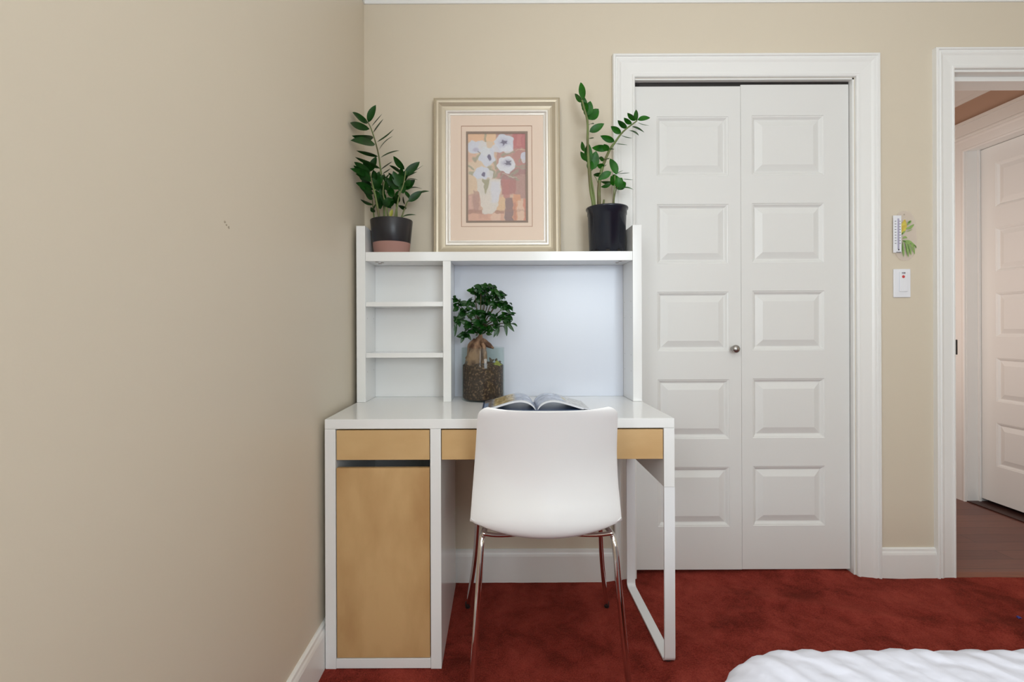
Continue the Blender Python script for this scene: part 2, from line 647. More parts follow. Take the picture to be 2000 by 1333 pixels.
# crown moulding
cr = [(0, 0), (0, -0.109), (0.006, -0.109), (0.010, -0.094), (0.020, -0.088), (0.030, -0.070), (0.045, -0.045), (0.066, -0.026), (0.074, -0.016), (0.084, -0.010), (0.084, 0)]


def crown(name, x0, x1, y0, y1, m, close=True):
    bm = bmesh.new()
    pts = [(x0, y0), (x0, y1), (x1, y1), (x1, y0)]
    sweep(bm, pts, cr, lambda u, v, p: (u, v, ZC + p), True)
    return struct(name, bm, m)


crown('trim_4', XL, XR, YB, 0.0, M['trim'])


# ------------------------------------------------------------------ panelled door leaves
def leaf_mesh(W, Z0, Z1, T, pu0, pu1, panels, tow):
    """tow(u, z, n): n>0 towards the viewer. panels: list of (zlo, zhi)"""
    bm = bmesh.new()

    def q(pts):
        bm.faces.new([bm.verts.new(tow(*p)) for p in pts])
    zs = [Z0]
    for lo, hi in panels:
        zs += [lo, hi]
    zs.append(Z1)
    q([(0, Z0, 0), (pu0, Z0, 0), (pu0, Z1, 0), (0, Z1, 0)])
    q([(pu1, Z0, 0), (W, Z0, 0), (W, Z1, 0), (pu1, Z1, 0)])
    for k in range(0, len(zs), 2):
        q([(pu0, zs[k], 0), (pu1, zs[k], 0), (pu1, zs[k + 1], 0), (pu0, zs[k + 1], 0)])
    rp = [(0, 0), (0.002, -0.002), (0.006, -0.003), (0.014, -0.010), (0.017, -0.0105), (0.040, -0.002), (0.043, -0.001)]
    for lo, hi in panels:
        rects = [[(pu0 + d, lo + d, n), (pu1 - d, lo + d, n), (pu1 - d, hi - d, n), (pu0 + d, hi - d, n)] for d, n in rp]
        for A, B in zip(rects, rects[1:]):
            for k in range(4):
                k2 = (k + 1) % 4
                q([A[k], A[k2], B[k2], B[k]])
        q(rects[-1])
    for a, b in (((0, Z0), (0, Z1)), ((W, Z0), (W, Z1)), ((0, Z0), (W, Z0)), ((0, Z1), (W, Z1))):
        q([(a[0], a[1], 0), (b[0], b[1], 0), (b[0], b[1], -T), (a[0], a[1], -T)])
    q([(0, Z0, -T), (W, Z0, -T), (W, Z1, -T), (0, Z1, -T)])
    bmesh.ops.remove_doubles(bm, verts=bm.verts, dist=1e-5)
    return bm


zt = 1.8815
cp = sorted([(zt - 0.3575 * k - 0.243, zt - 0.3575 * k) for k in range(5)])
YD = 0.017
d1 = thing('door_1', (0.767, YD + 0.017, 0.033), 'left leaf of the white panelled closet doors, with the round metal knob', 'closet door')
d1['kind'] = 'structure'
obj('door_panel', leaf_mesh(0.4375, 0.0335, 2.0035, 0.034, 0.0960, 0.3880, cp, lambda u, z, n: (0.5485 + u, YD - n, z)), M['door'], d1)
bm = bmesh.new()
KX, KZ = 0.951, 0.934
prof = [(0, 0.0), (0.009, 0.0), (0.009, 0.003), (0.005, 0.006), (0.005, 0.012), (0.011, 0.016), (0.0155, 0.022), (0.0165, 0.028), (0.014, 0.034), (0.008, 0.038), (0, 0.039)]
lathe(bm, 0, 0, prof, 28)
bmesh.ops.rotate(bm, verts=bm.verts, matrix=Matrix.Rotation(PI / 2, 3, 'X'), cent=(0, 0, 0))
bmesh.ops.translate(bm, verts=bm.verts, vec=(KX, YD, KZ))
obj('knob', bm, M['satin'], d1, smooth=True)
d2 = thing('door_2', (1.207, YD + 0.017, 0.033), 'right leaf of the white panelled closet doors, without a knob', 'closet door')
d2['kind'] = 'structure'
cp2 = [(a + 0.003, b + 0.003) for a, b in cp]
obj('door_panel', leaf_mesh(0.4390, 0.0345, 2.0095, 0.034, 0.0450, 0.3390, cp2, lambda u, z, n: (0.9870 + u, YD - n, z)), M['door'], d2)
for o in list(bpy.data.objects):
    pass

# closet interior
bm = bmesh.new()
box(bm, 0.30, 0.32, 0.12, 0.72, -0.02, ZC)
box(bm, 1.62, 1.64, 0.12, 0.72, -0.02, ZC)
box(bm, 0.30, 1.64, 0.70, 0.72, -0.02, ZC)
box(bm, 0.30, 1.64, 0.12, 0.72, ZC - 0.02, ZC)
struct('wall_closet', bm, M['wall'])

# ------------------------------------------------------------------ hallway beyond the right opening
HX = 2.715
bm = bmesh.new()
box(bm, 1.66, HX + 0.3, 0.0, 2.2, -0.03, 0.0)
struct('floor_hallway', bm, M['hall_floor'])
struct('trim_5', bx(HD0 + 0.001, HD1 - 0.001, -0.012, 0.035, -0.005, 0.0125), mat('oak_threshold', (140, 84, 60), 0.45, var=(8, (112, 62, 46), 0.4, 0.7, (1, 12, 1))), bevel=0.004)
bm = bmesh.new()
HY0, HY1 = 0.150, 0.868      # the hallway door opening
box(bm, HX, HX + 0.12, 0.12, HY0, 0, ZC)
box(bm, HX, HX + 0.12, HY1, 2.2, 0, ZC)
box(bm, HX, HX + 0.12, HY0, HY1, 2.05, ZC)
box(bm, 1.64, 1.66, 0.12, 2.2, 0, ZC)
box(bm, 1.64, HX + 0.12, 2.1, 2.2, 0, ZC)
struct('wall_hallway', bm, M['hall_wall'])
struct('ceiling_hallway', bx(1.64, HX + 0.3, 0.12, 2.2, ZC, ZC + 0.1), M['ceiling'])
bm = bmesh.new()
sweep(bm, [(1.66, 0.12), (1.66, 2.1), (HX, 2.1), (HX, 0.12)], [(a, b * 1.1) for a, b in cr], lambda u, v, p: (u, v, ZC + p), True)
struct('trim_6', bm, M['trim'])
# head and far side casing of the hallway door, with a cap moulding
bm = bmesh.new()
sweep(bm, [(HY1 + 0.085, -0.01), (HY1 + 0.085, 2.125), (0.121, 2.125)], casing_prof, lambda u, v, p: (HX - p, u, v), False, -1)
box(bm, HX - 0.020, HX, 0.121, HY1 + 0.085, 2.1255, 2.185)
box(bm, HX - 0.032, HX, 0.121, HY1 + 0.09, 2.1855, 2.202)
struct('trim_7', bm, M['trim'])
bm = bmesh.new()
box(bm, HX, HX + 0.118, HY1 - 0.008, HY1 - 0.0005, 0, 2.048)
box(bm, HX, HX + 0.118, HY0 + 0.0005, HY0 + 0.008, 0, 2.048)
box(bm, HX, HX + 0.118, HY0, HY1, 2.040, 2.0495)
box(bm, HX + 0.062, HX + 0.073, HY1 - 0.018, HY1 - 0.008, 0, 2.04)
struct('trim_8', bm, M['trim'])
baseboard('baseboard_hallway', (HX, HY1 + 0.086), (HX, 2.1), (-1, 0))
hp = sorted([(1.937 - 0.365 * k - 0.245, 1.937 - 0.365 * k) for k in range(5)])
d3 = thing('door_3', (2.81, 0.5, 0.02), 'white panelled door on the far side of the hallway', 'door')
d3['kind'] = 'structure'
obj('door_panel', leaf_mesh(HY1 - HY0 - 0.020, 0.026, 2.037, 0.035, 0.090, HY1 - HY0 - 0.115, hp, lambda u, z, n: (2.790 - n, HY1 - 0.010 - u, z)), M['door'], d3)
# dark panel standing in for the shade under that door, and a sill
struct('hallway_door_shade_panel', bx(2.90, 2.92, 0.1, 1.0, -0.02, 2.3), M['dark'])
struct('trim_9', bx(HX - 0.0005, 2.90, HY0, HY1, 0.0, 0.006), mat('dark_sill', (60, 34, 28), 0.5))

# jamb of the hallway opening with its stop and strike plate
bm = bmesh.new()
box(bm, HD0, HD0 + 0.012, 0.0005, 0.1195, -0.01, HDZ)
box(bm, HD1 - 0.012, HD1, 0.0005, 0.1195, -0.01, HDZ)
box(bm, HD0, HD1, 0.0005, 0.1195, HDZ - 0.010, HDZ + 0.001)
box(bm, HD0 + 0.012, HD0 + 0.022, 0.048, 0.085, -0.01, HDZ - 0.01)
box(bm, HD1 - 0.022, HD1 - 0.012, 0.048, 0.085, -0.01, HDZ - 0.01)
box(bm, HD0 + 0.012, HD1 - 0.012, 0.040, 0.1195, HDZ - 0.028, HDZ - 0.010)
struct('trim_10', bm, M['trim'])
o = obj('strike_plate', bx(HD0 + 0.0065, HD0 + 0.0135, -0.012, 0.030, 0.908, 0.968), M['steel'], org=(HD0 + 0.012, 0.01, 0.935), bevel=0.001)
tag(o, 'small dark metal strike plate on the edge of the hallway door jamb', 'strike plate')

# scuff on the left wall
bm = bmesh.new()
for (y, z, ry, rz) in ((-1.004, 1.236, 0.0045, 0.003), (-0.990, 1.228, 0.004, 0.0035), (-0.998, 1.231, 0.003, 0.002)):
    c = bm.verts.new((XL + 0.0012, y, z))
    ring = [bm.verts.new((XL + 0.0001, y + ry * math.cos(a) * random.uniform(.6, 1.2), z + rz * math.sin(a) * random.uniform(.6, 1.2))) for a in [2 * PI * k / 12 for k in range(12)]]
    for k in range(12):
        bm.faces.new((c, ring[k], ring[(k + 1) % 12]))
tag(obj('wall_scuff', bm, M['scuff'], org=(XL, -0.997, 1.232)), 'small rough filler scuff on the plain left wall', 'scuff mark')

# ------------------------------------------------------------------ the desk
YF = -0.506
DK = thing('desk', (0, -0.265, 0), 'white writing desk with pale birch drawer fronts and cupboard door, in the corner', 'desk')
W = M['desk_white']
YBK = -0.030
obj('desktop', bx(-0.525, 0.525, YF, -0.026, 0.721, 0.750), W, DK, bevel=0.0012)
obj('side_panel', bx(-0.525, -0.493, YF, YBK, 0.0, 0.7205), W, DK, bevel=0.0008)
obj('divider_panel', bx(-0.2085, -0.1765, YF, YBK, 0.0, 0.7205), W, DK, bevel=0.0008)
obj('plinth', bx(-0.4925, -0.209, YF, YBK, 0.002, 0.031), W, DK, bevel=0.0008)
obj('back_panel', bx(-0.4925, -0.209, YBK - 0.008, YBK, 0.0315, 0.7205), W, DK)
obj('side_panel', bx(0.493, 0.525, YF, YBK, 0.5435, 0.7205), W, DK, bevel=0.0008)
obj('drawer_rail', bx(-0.176, 0.4925, -0.070, -0.052, 0.60, 0.7205), W, DK)
# drawers
for (x0, x1, nm) in ((-0.4905, -0.2110, 'left'), (-0.1745, 0.4910, 'middle')):
    dr = obj('drawer', bx(x0, x1, YF + 0.003, YF + 0.018, 0.6270, 0.7165), M['birch_h'], DK, bevel=0.0008)
    bm = bmesh.new()
    box(bm, x0 + 0.012, x1 - 0.012, YF + 0.018, -0.085, 0.640, 0.646)
    box(bm, x0 + 0.012, x0 + 0.022, YF + 0.016, -0.085, 0.646, 0.700)
    box(bm, x1 - 0.022, x1 - 0.012, YF + 0.016, -0.085, 0.646, 0.700)
    box(bm, x0 + 0.022, x1 - 0.022, -0.095, -0.085, 0.646, 0.700)
    obj('drawer_box', bm, W, dr)
dr = obj('cupboard_door', bx(-0.4905, -0.2110, YF + 0.001, YF + 0.017, 0.0330, 0.6030), M['birch'], DK, bevel=0.0008)
obj('cupboard_shelf', bx(-0.4925, -0.209, YF + 0.06, YBK - 0.008, 0.30, 0.316), W, DK)
# bent flat-bar leg frame on the right
bm = bmesh.new()
T = 0.006
path = []
yf, yb, zb, R = YF + 0.001, -0.068, 0.0125, 0.020


def arc(cy, cz, r, a0, a1, n=7):
    return [(cy + r * math.cos(a0 + (a1 - a0) * k / n), cz + r * math.sin(a0 + (a1 - a0) * k / n)) for k in range(n + 1)]


outer = [(yf, 0.5430)] + arc(yf + R, zb + R, R, PI, 1.5 * PI) + arc(yb - R, zb + R, R, 1.5 * PI, 2 * PI) + [(yb, 0.5430)]
inner = [(yf + T, 0.5430)] + arc(yf + R, zb + R, R - T, PI, 1.5 * PI) + arc(yb - R, zb + R, R - T, 1.5 * PI, 2 * PI) + [(yb - T, 0.5430)]
A = [[bm.verts.new((x, y, z)) for (y, z) in outer] for x in (0.4935, 0.5255)]
B = [[bm.verts.new((x, y, z)) for (y, z) in inner] for x in (0.4935, 0.5255)]
for k in range(len(outer) - 1):
    bm.faces.new((A[0][k], A[1][k], A[1][k + 1], A[0][k + 1]))
    bm.faces.new((B[0][k], B[1][k], B[1][k + 1], B[0][k + 1]))
    for s in (0, 1):
        bm.faces.new((A[s][k], B[s][k], B[s][k + 1], A[s][k + 1]))
for k in (0, len(outer) - 1):
    bm.faces.new((A[0][k], A[1][k], B[1][k], B[0][k]))
obj('leg_frame', bm, M['leg_metal'], DK, smooth=False)
for y in (yf + 0.022, yb - 0.022):
    bm = bmesh.new()
    lathe(bm, 0.5095, y, [(0, 0.001), (0.011, 0.001), (0.012, 0.004), (0.012, 0.0122), (0, 0.0122)], 20)
    obj('foot', bm, M['rubber'], DK)

# ------------------------------------------------------------------ the hutch on the desk
HF, HB = -0.176, -0.028
HU = thing('desk_hutch', (0, -0.10, 0.75), 'white open shelf unit standing on the desktop', 'shelf unit')
obj('side_panel', bx(-0.525, -0.492, HF, -0.022, 0.7505, 1.400), W, HU, bevel=0.0008)
obj('side_panel', bx(0.492, 0.525, HF, -0.022, 0.7505, 1.400), W, HU, bevel=0.0008)
obj('top_shelf', bx(-0.4915, 0.4915, HF + 0.0005, -0.022, 1.270, 1.3035), W, HU, bevel=0.0008)
obj('divider', bx(-0.2065, -0.1775, HF, HB - 0.008, 0.7505, 1.2695), W, HU, bevel=0.0008)
obj('shelf', bx(-0.4915, -0.207, HF + 0.004, HB - 0.008, 1.103, 1.120), W, HU, bevel=0.0006)
obj('shelf', bx(-0.4915, -0.207, HF + 0.004, HB - 0.008, 0.914, 0.931), W, HU, bevel=0.0006)
obj('back_panel', bx(-0.4915, -0.192, HB - 0.008, HB, 0.7505, 1.2695), W, HU)
bd = obj('magnetic_board', bx(-0.177, 0.4915, HB - 0.008, HB, 0.7505, 1.2695), M['board'], HU)
bd['label'] = 'glossy bluish white magnetic board'
for (x, y) in ((-0.455, -0.150), (-0.455, -0.105), (0.452, -0.150), (0.452, -0.105), (-0.44, -0.13)):
    bm = bmesh.new()
    lathe(bm, x, y, [(0, 1.2682), (0.006, 1.2682), (0.0065, 1.2699), (0, 1.2699)], 16)
    obj('cam_fastener', bm, M['satin'], HU)
peg = mat('peg_hole_shade', (150, 148, 146), 0.8)
for z in (0.86, 0.92, 1.06, 1.12):
    for sx, x in ((1, -0.492), (-1, 0.492)):
        for y in (-0.150, -0.060):
            bm = bmesh.new()
            bm.faces.new([bm.verts.new((x + sx * 0.0003, y + 0.0022 * math.cos(a), z + 0.0022 * math.sin(a))) for a in [2 * PI * i / 10 for i in range(10)]])
            obj('peg_hole', bm, peg, HU)

# ------------------------------------------------------------------ the chair
CX = 0.129
CH = thing('chair', (CX, -0.42, 0), 'glossy white shell chair with chrome legs pulled up to the desk', 'chair')
prof_pts = [(-0.694, 0.8040, 0.1900, 0.021, 0), (-0.668, 0.740, 0.1960, 0.028, 0), (-0.646, 0.670, 0.2015, 0.036, 0), (-0.636, 0.610, 0.2070, 0.040, 0),
            (-0.638, 0.560, 0.2120, 0.044, 0), (-0.646, 0.515, 0.2155, 0.047, 0), (-0.649, 0.480, 0.2175, 0.049, 0), (-0.638, 0.453, 0.2185, 0.050, 0), (-0.605, 0.437, 0.2185, 0.049, 0),
            (-0.54, 0.430, 0.2180, 0.046, 0), (-0.45, 0.430, 0.216, 0.036, 0), (-0.36, 0.436, 0.212, 0.026, 0), (-0.29, 0.438, 0.207, 0.018, 0), (-0.245, 0.430, 0.200, 0.010, 0), (-0.225, 0.410, 0.190, 0.004, 0)]
dense = catmull([Vector((a, b, 0)) for a, b, *_ in prof_pts], 8)
hw = interp([p[2] for p in prof_pts], len(dense))
ed = interp([p[3] for p in prof_pts], len(dense))
L = [0.0]
for a, b in zip(dense, dense[1:]):
    L.append(L[-1] + (b - a).length)
tot = L[-1]
bm = bmesh.new()
NU = 48
rows = []
# denser rows at the top corners
samples = [tot * t for t in [0, .002, .005, .009, .014, .020, .028, .038, .05] + [0.05 + 0.90 * k / 60 for k in range(1, 61)] + [.962, .972, .98, .987, .993, .997, 1.0]]


def at(s):
    for k in range(len(L) - 1):
        if s <= L[k + 1] + 1e-9:
            t = (s - L[k]) / max(1e-9, L[k + 1] - L[k])
            return k, t
    return len(L) - 2, 1.0


for s in samples:
    k, t = at(s)
    p = dense[k].lerp(dense[k + 1], t)
    tg = (dense[min(k + 2, len(dense) - 1)] - dense[max(k - 1, 0)]).normalized()
    nrm = Vector((-tg.y, tg.x))           # towards the sitter
    if nrm.x * 1 + nrm.y * 1 < 0:
        nrm = -nrm
    w = hw[k] + (hw[k + 1] - hw[k]) * t
    e = ed[k] + (ed[k + 1] - ed[k]) * t
    R0, R1 = 0.026, 0.07
    if s < R0: w -= R0 - math.sqrt(max(0, R0 ** 2 - (R0 - s) ** 2))
    if tot - s < R1: w -= R1 - math.sqrt(max(0, R1 ** 2 - (R1 - (tot - s)) ** 2))
    row = []
    for i in range(NU + 1):
        u = -1 + 2 * i / NU
        au = abs(u)
        off = e * (0.85 * au ** 2 + 0.15 * au ** 4)
        dip = 0.0 * (au ** 2) * max(0, 1 - s / 0.10)
        row.append(bm.verts.new((CX + u * w * (1 - 0.03 * au ** 6), p.x + nrm.x * off, p.y + nrm.y * off + dip)))
    rows.append(row)
for a, b in zip(rows, rows[1:]):
    for i in range(NU):
        bm.faces.new((a[i], a[i + 1], b[i + 1], b[i]))
shell = obj('seat_shell', bm, M['chair'], CH, smooth=True)
md = shell.modifiers.new('s', 'SOLIDIFY'); md.thickness = 0.006; md.offset = 0.0; md.use_even_offset = False
md = shell.modifiers.new('b', 'BEVEL'); md.width = 0.0022; md.segments = 2; md.limit_method = 'ANGLE'; md.angle_limit = math.radians(50)
CX = 0.135
# chrome legs
for sgn in (-1, 1):
    pts = [(CX + sgn * 0.172, -0.50, 0.432), (CX + sgn * 0.180, -0.560, 0.436), (CX + sgn * 0.186, -0.588, 0.425), (CX + sgn * 0.190, -0.602, 0.385),
           (CX + sgn * 0.195, -0.615, 0.30), (CX + sgn * 0.207, -0.640, 0.12), (CX + sgn * 0.215, -0.660, 0.010)]
    bm = bmesh.new(); tube(bm, catmull(pts, 8), 0.0088, 14)
    lg = obj('leg', bm, M['chrome'], CH, smooth=True)
    bm = bmesh.new(); lathe(bm, CX + sgn * 0.2155, -0.661, [(0, 0.001), (0.0085, 0.001), (0.0098, 0.004), (0.0096, 0.020), (0.0088, 0.022), (0, 0.022)], 18)
    obj('foot_cap', bm, M['rubber'], lg, smooth=True)
    pts = [(CX + sgn * 0.178, -0.42, 0.405), (CX + sgn * 0.198, -0.330, 0.405), (CX + sgn * 0.206, -0.296, 0.395), (CX + sgn * 0.212, -0.280, 0.35),
           (CX + sgn * 0.225, -0.245, 0.20), (CX + sgn * 0.253, -0.190, 0.010)]
    bm = bmesh.new(); tube(bm, catmull(pts, 8), 0.0082, 14)
    lg = obj('leg', bm, M['chrome'], CH, smooth=True)
    bm = bmesh.new(); lathe(bm, CX + sgn * 0.2535, -0.189, [(0, 0.001), (0.008, 0.001), (0.0091, 0.004), (0.0090, 0.020), (0.0082, 0.022), (0, 0.022)], 18)
    obj('foot_cap', bm, M['rubber'], lg, smooth=True)
bm = bmesh.new()
tube(bm, catmull([(CX - 0.186, -0.586, 0.440), (CX - 0.13, -0.565, 0.426), (CX, -0.50, 0.404), (CX + 0.13, -0.565, 0.426), (CX + 0.186, -0.586, 0.440)], 8), 0.0062, 12)
tube(bm, catmull([(CX - 0.20, -0.32, 0.405), (CX, -0.32, 0.400), (CX + 0.20, -0.32, 0.405)], 6), 0.0062, 12)
for sgn in (-1, 1):
    tube(bm, catmull([(CX + sgn * 0.172, -0.51, 0.432), (CX + sgn * 0.172, -0.46, 0.415), (CX + sgn * 0.178, -0.40, 0.405)], 6), 0.0082, 12)
obj('seat_frame', bm, M['chrome'], CH, smooth=True)


# ------------------------------------------------------------------ plants
def px2w(px, py, dist):
    return Vector(((px - 975) / F_PX * dist, dist - CAM_D, CAM_H + (639 - py) / F_PX * dist))


def leaf(bm, b, t, w, face=1.0, depth_tip=0.0, fold=0.18, curl=0.10, up=None, n=8, wmax=0.55):
    """pointed oval blade from b to t, width w; face 1 = seen flat from the room"""
    b = Vector(b); t = Vector(t)
    D = t - b
    ln = D.length
    d = D.normalized()
    view = Vector((0, -1, 0)) if up is None else Vector(up)
    P = d.cross(view)
    if P.length < 1e-4:
        P = Vector((1, 0, 0))
    P.normalize()
    nrm = P.cross(d).normalized()
    ca = max(0.12, min(1, face))
    sa = math.sqrt(1 - ca * ca)
    Wd = P * ca + nrm * sa
    Nn = nrm * ca - P * sa
    prev = None
    for k in range(n + 1):
        s = k / n
        ww = w * 0.5 * (math.sin(PI * s ** 0.85)) ** 0.75 if 0 < k < n else 0.0004
        c = b + D * s + Nn * (math.sin(PI * s) * curl * ln * 0.35)
        row = [bm.verts.new(c - Wd * ww + Nn * fold * ww), bm.verts.new(c - Wd * ww * 0.5 + Nn * fold * ww * 0.35), bm.verts.new(c),
               bm.verts.new(c + Wd * ww * 0.5 + Nn * fold * ww * 0.35), bm.verts.new(c + Wd * ww + Nn * fold * ww)]
        if prev:
            for i in range(4):
                bm.faces.new((prev[i], prev[i + 1], row[i + 1], row[i]))
        prev = row


def zz_plant(root, sc, ox, oy, stems, leaves, dist, leafmat, wreal=0.030):
    """stems: list of (radius_base, radius_tip, depth_base, depth_tip, [zoom points]); leaves: (bx,by,tx,ty,w,depth)"""
    def P(x, y, d=0.0):
        px = ox + x / sc
        dd = dist + d
        if px < 970:                       # keep clear of the left wall
            dd = min(dd, 0.530 * F_PX / (975 - px))
        return px2w(px, oy + y / sc, dd)
    bm = bmesh.new()
    for rb, rt, d0, d1_, pts in stems:
        n = len(pts)
        w = [P(x, y, d0 + (d1_ - d0) * k / (n - 1)) for k, (x, y) in enumerate(pts)]
        c = catmull(w, 6)
        tube(bm, c, interp([rb, (rb + rt) * 0.5, rt], len(c)), 8)
    obj('stems', bm, M['stem'], root, smooth=True)
    bm = bmesh.new()
    for L_ in leaves:
        x0, y0, x1, y1, w = L_[:5]
        dp = L_[5] if len(L_) > 5 else random.uniform(-0.018, 0.012)
        wr = w / sc / F_PX * dist
        real = max(wr, wreal * random.uniform(0.75, 0.95))
        face = wr / real
        b = P(x0, y0, dp)
        tipd = dp + (random.choice((-1, 1)) * 0.010)
        t = P(x1, y1, tipd)
        leaf(bm, b, t, real, face=face, curl=random.uniform(-0.25, 0.25))
    o = obj('foliage', bm, leafmat, root, smooth=True)
    return o


# left plant in its two-tone pot
PX, PY = -0.4115, -0.098
PL = thing('potted_plant', (PX, PY, 1.3035), 'leafy plant in a black pot with a pink base, on the shelf unit', 'potted plant')
bm = bmesh.new()
zb, zt_ = 1.304, 1.435
rb, rt = 0.0665, 0.0802
zm = 1.3465
rm = rb + (rt - rb) * (zm - zb) / (zt_ - zb)
lathe(bm, PX, PY, [(0, zb), (rb - 0.003, zb), (rb, zb + 0.003), (rm, zm), (rm + 0.0003, zm + 0.0004), (rt, zt_ - 0.002), (rt - 0.001, zt_), (rt - 0.006, zt_), (rt - 0.008, zt_ - 0.02)], 56, mats=[0, 0, 0, 0, 1, 1, 1, 1])
obj('pot', bm, [M['pot_pink'], M['pot_black']], PL, smooth=True)
bm = bmesh.new()
lathe(bm, PX, PY, [(rt - 0.0085, zt_ - 0.019), (0.05, zt_ - 0.014), (0.02, zt_ - 0.012), (0, zt_ - 0.012)], 40)
obj('soil', bm, M['soil'], PL, smooth=True)
stemsL = [
    (0.0042, 0.0016, 0.01, 0.01, [(330, 1010), (320, 750), (300, 600), (285, 490), (255, 370), (225, 280), (205, 238)]),
    (0.0048, 0.0022, -0.02, -0.02, [(292, 1010), (262, 830), (235, 720), (216, 632)]),
    (0.0040, 0.0018, -0.02, -0.03, [(408, 1010), (430, 900), (445, 820), (480, 730), (500, 620)]),
    (0.0034, 0.0016, 0.0, 0.0, [(455, 1010), (495, 905), (520, 855), (600, 800)]),
    (0.0036, 0.0018, -0.01, -0.02, [(360, 1010), (345, 900), (320, 800), (330, 700)]),
    (0.0030, 0.0016, 0.02, 0.02, [(430, 1010), (425, 900), (400, 760), (350, 690)]),
    (0.0030, 0.0016, 0.02, 0.03, [(250, 1010), (240, 900), (228, 780)]),
    (0.0026, 0.0012, -0.02, -0.02, [(450, 1010), (470, 985), (490, 975)]),
]
leavesL = [
    (205, 238, 80, 155, 62), (205, 235, 265, 98, 58), (215, 288, 62, 238, 38), (232, 268, 315, 168, 15), (243, 320, 325, 208, 12),
    (245, 358, 75, 340, 18), (258, 408, 65, 378, 74), (273, 392, 408, 288, 30), (288, 455, 398, 345, 16), (280, 505, 110, 458, 14),
    (300, 515, 450, 458, 30), (297, 600, 100, 508, 20), (300, 612, 395, 545, 14), (318, 640, 380, 600, 12),
    (218, 632, 92, 548, 52), (215, 625, 268, 505, 56), (222, 650, 60, 598, 34), (232, 695, 103, 640, 50), (245, 765, 292, 622, 66),
    (240, 765, 105, 712, 56), (245, 800, 130, 735, 44), (255, 765, 322, 650, 58), (240, 885, 140, 842, 18), (250, 600, 160, 558, 34),
    (235, 705, 88, 575, 56), (225, 800, 160, 765, 40), (215, 640, 150, 590, 50), (255, 700, 245, 610, 50),
    (490, 608, 402, 502, 46), (488, 655, 610, 548, 66), (500, 640, 638, 575, 18), (480, 642, 370, 575, 18), (505, 670, 588, 628, 28),
    (490, 765, 572, 690, 62), (450, 745, 400, 620, 64), (440, 765, 338, 672, 62), (462, 785, 440, 640, 60), (510, 766, 628, 762, 8),
    (500, 690, 595, 692, 12), (478, 800, 470, 690, 60), (455, 660, 470, 590, 44), (440, 700, 362, 632, 22), (495, 700, 520, 620, 40),
    (520, 862, 628, 778, 58), (598, 802, 686, 782, 30), (472, 980, 580, 967, 24), (492, 885, 478, 820, 20), (505, 912, 440, 895, 24), (500, 780, 525, 840, 30),
    (310, 900, 300, 758, 62), (322, 862, 402, 850, 50), (340, 905, 362, 830, 60), (300, 922, 268, 800, 54), (255, 945, 222, 905, 34),
    (330, 705, 372, 640, 32), (330, 820, 300, 740, 50), (345, 910, 415, 850, 46), (350, 800, 385, 740, 30), (380, 915, 345, 845, 50),
    (240, 930, 260, 880, 30), (430, 880, 400, 810, 40), (420, 850, 450, 770, 36), (345, 690, 325, 640, 30),
    (300, 780, 262, 700, 60), (330, 770, 352, 690, 56), (285, 860, 262, 770, 50), (365, 780, 345, 700, 44), (400, 700, 378, 650, 40), (400, 830, 372, 750, 54), (300, 700, 282, 640, 44),
    (228, 740, 150, 700, 54), (215, 690, 130, 660, 50), (262, 690, 258, 620, 44), (445, 870, 425, 800, 44), (470, 720, 452, 640, 56), (500, 740, 540, 690, 50), (370, 900, 385, 830, 50),
    (280, 920, 292, 840, 44), (330, 860, 312, 790, 54), (475, 690, 520, 610, 56), (240, 840, 180, 800, 40),
]
zz_plant(PL, 4.04, 670, 180, stemsL, leavesL, 1.868, M['leaf'])
bm = bmesh.new()
leaf(bm, px2w(670 + 375 / 4.04, 180 + 985 / 4.04, 1.80), px2w(670 + 392 / 4.04, 180 + 920 / 4.04, 1.80), 0.014)
obj('yellow_leaf', bm, M['yellow_leaf'], PL, smooth=True)

# right plant in a nursery pot
PX2, PY2 = 0.415, -0.098
PR = thing('potted_plant', (PX2, PY2, 1.3035), 'sparse leaning plant in a plain black plastic pot, on the shelf unit', 'potted plant')
bm = bmesh.new()
zt2 = 1.4800
lathe(bm, PX2, PY2, [(0, 1.304), (0.062, 1.304), (0.0655, 1.306), (0.0665, 1.318), (0.0675, 1.3182), (0.0725, 1.452), (0.0745, 1.4525), (0.0750, zt2 - 0.010), (0.0790, zt2 - 0.0075), (0.0800, zt2 - 0.003),
                     (0.0790, zt2), (0.0755, zt2), (0.0735, zt2 - 0.006), (0.0715, zt2 - 0.03)], 56)
obj('pot', bm, M['plastic_black'], PR, smooth=True)
for a in (-1.75, -1.1, -2.4, -0.4, -2.9):
    c = Vector((PX2 + 0.0662 * math.cos(a), PY2 + 0.0662 * math.sin(a), 1.310))
    bm = bmesh.new()
    bmesh.ops.create_cube(bm, size=1, matrix=Matrix.Translation(c) @ Matrix.Rotation(a, 4, 'Z') @ Matrix.Diagonal((0.003, 0.014, 0.009, 1)))
    obj('drain_hole', bm, M['dark'], PR, bevel=0.001)
bm = bmesh.new()
lathe(bm, PX2, PY2, [(0.0716, zt2 - 0.029), (0.05, zt2 - 0.025), (0.02, zt2 - 0.022), (0, zt2 - 0.022)], 40)
obj('soil', bm, M['soil'], PR, smooth=True)
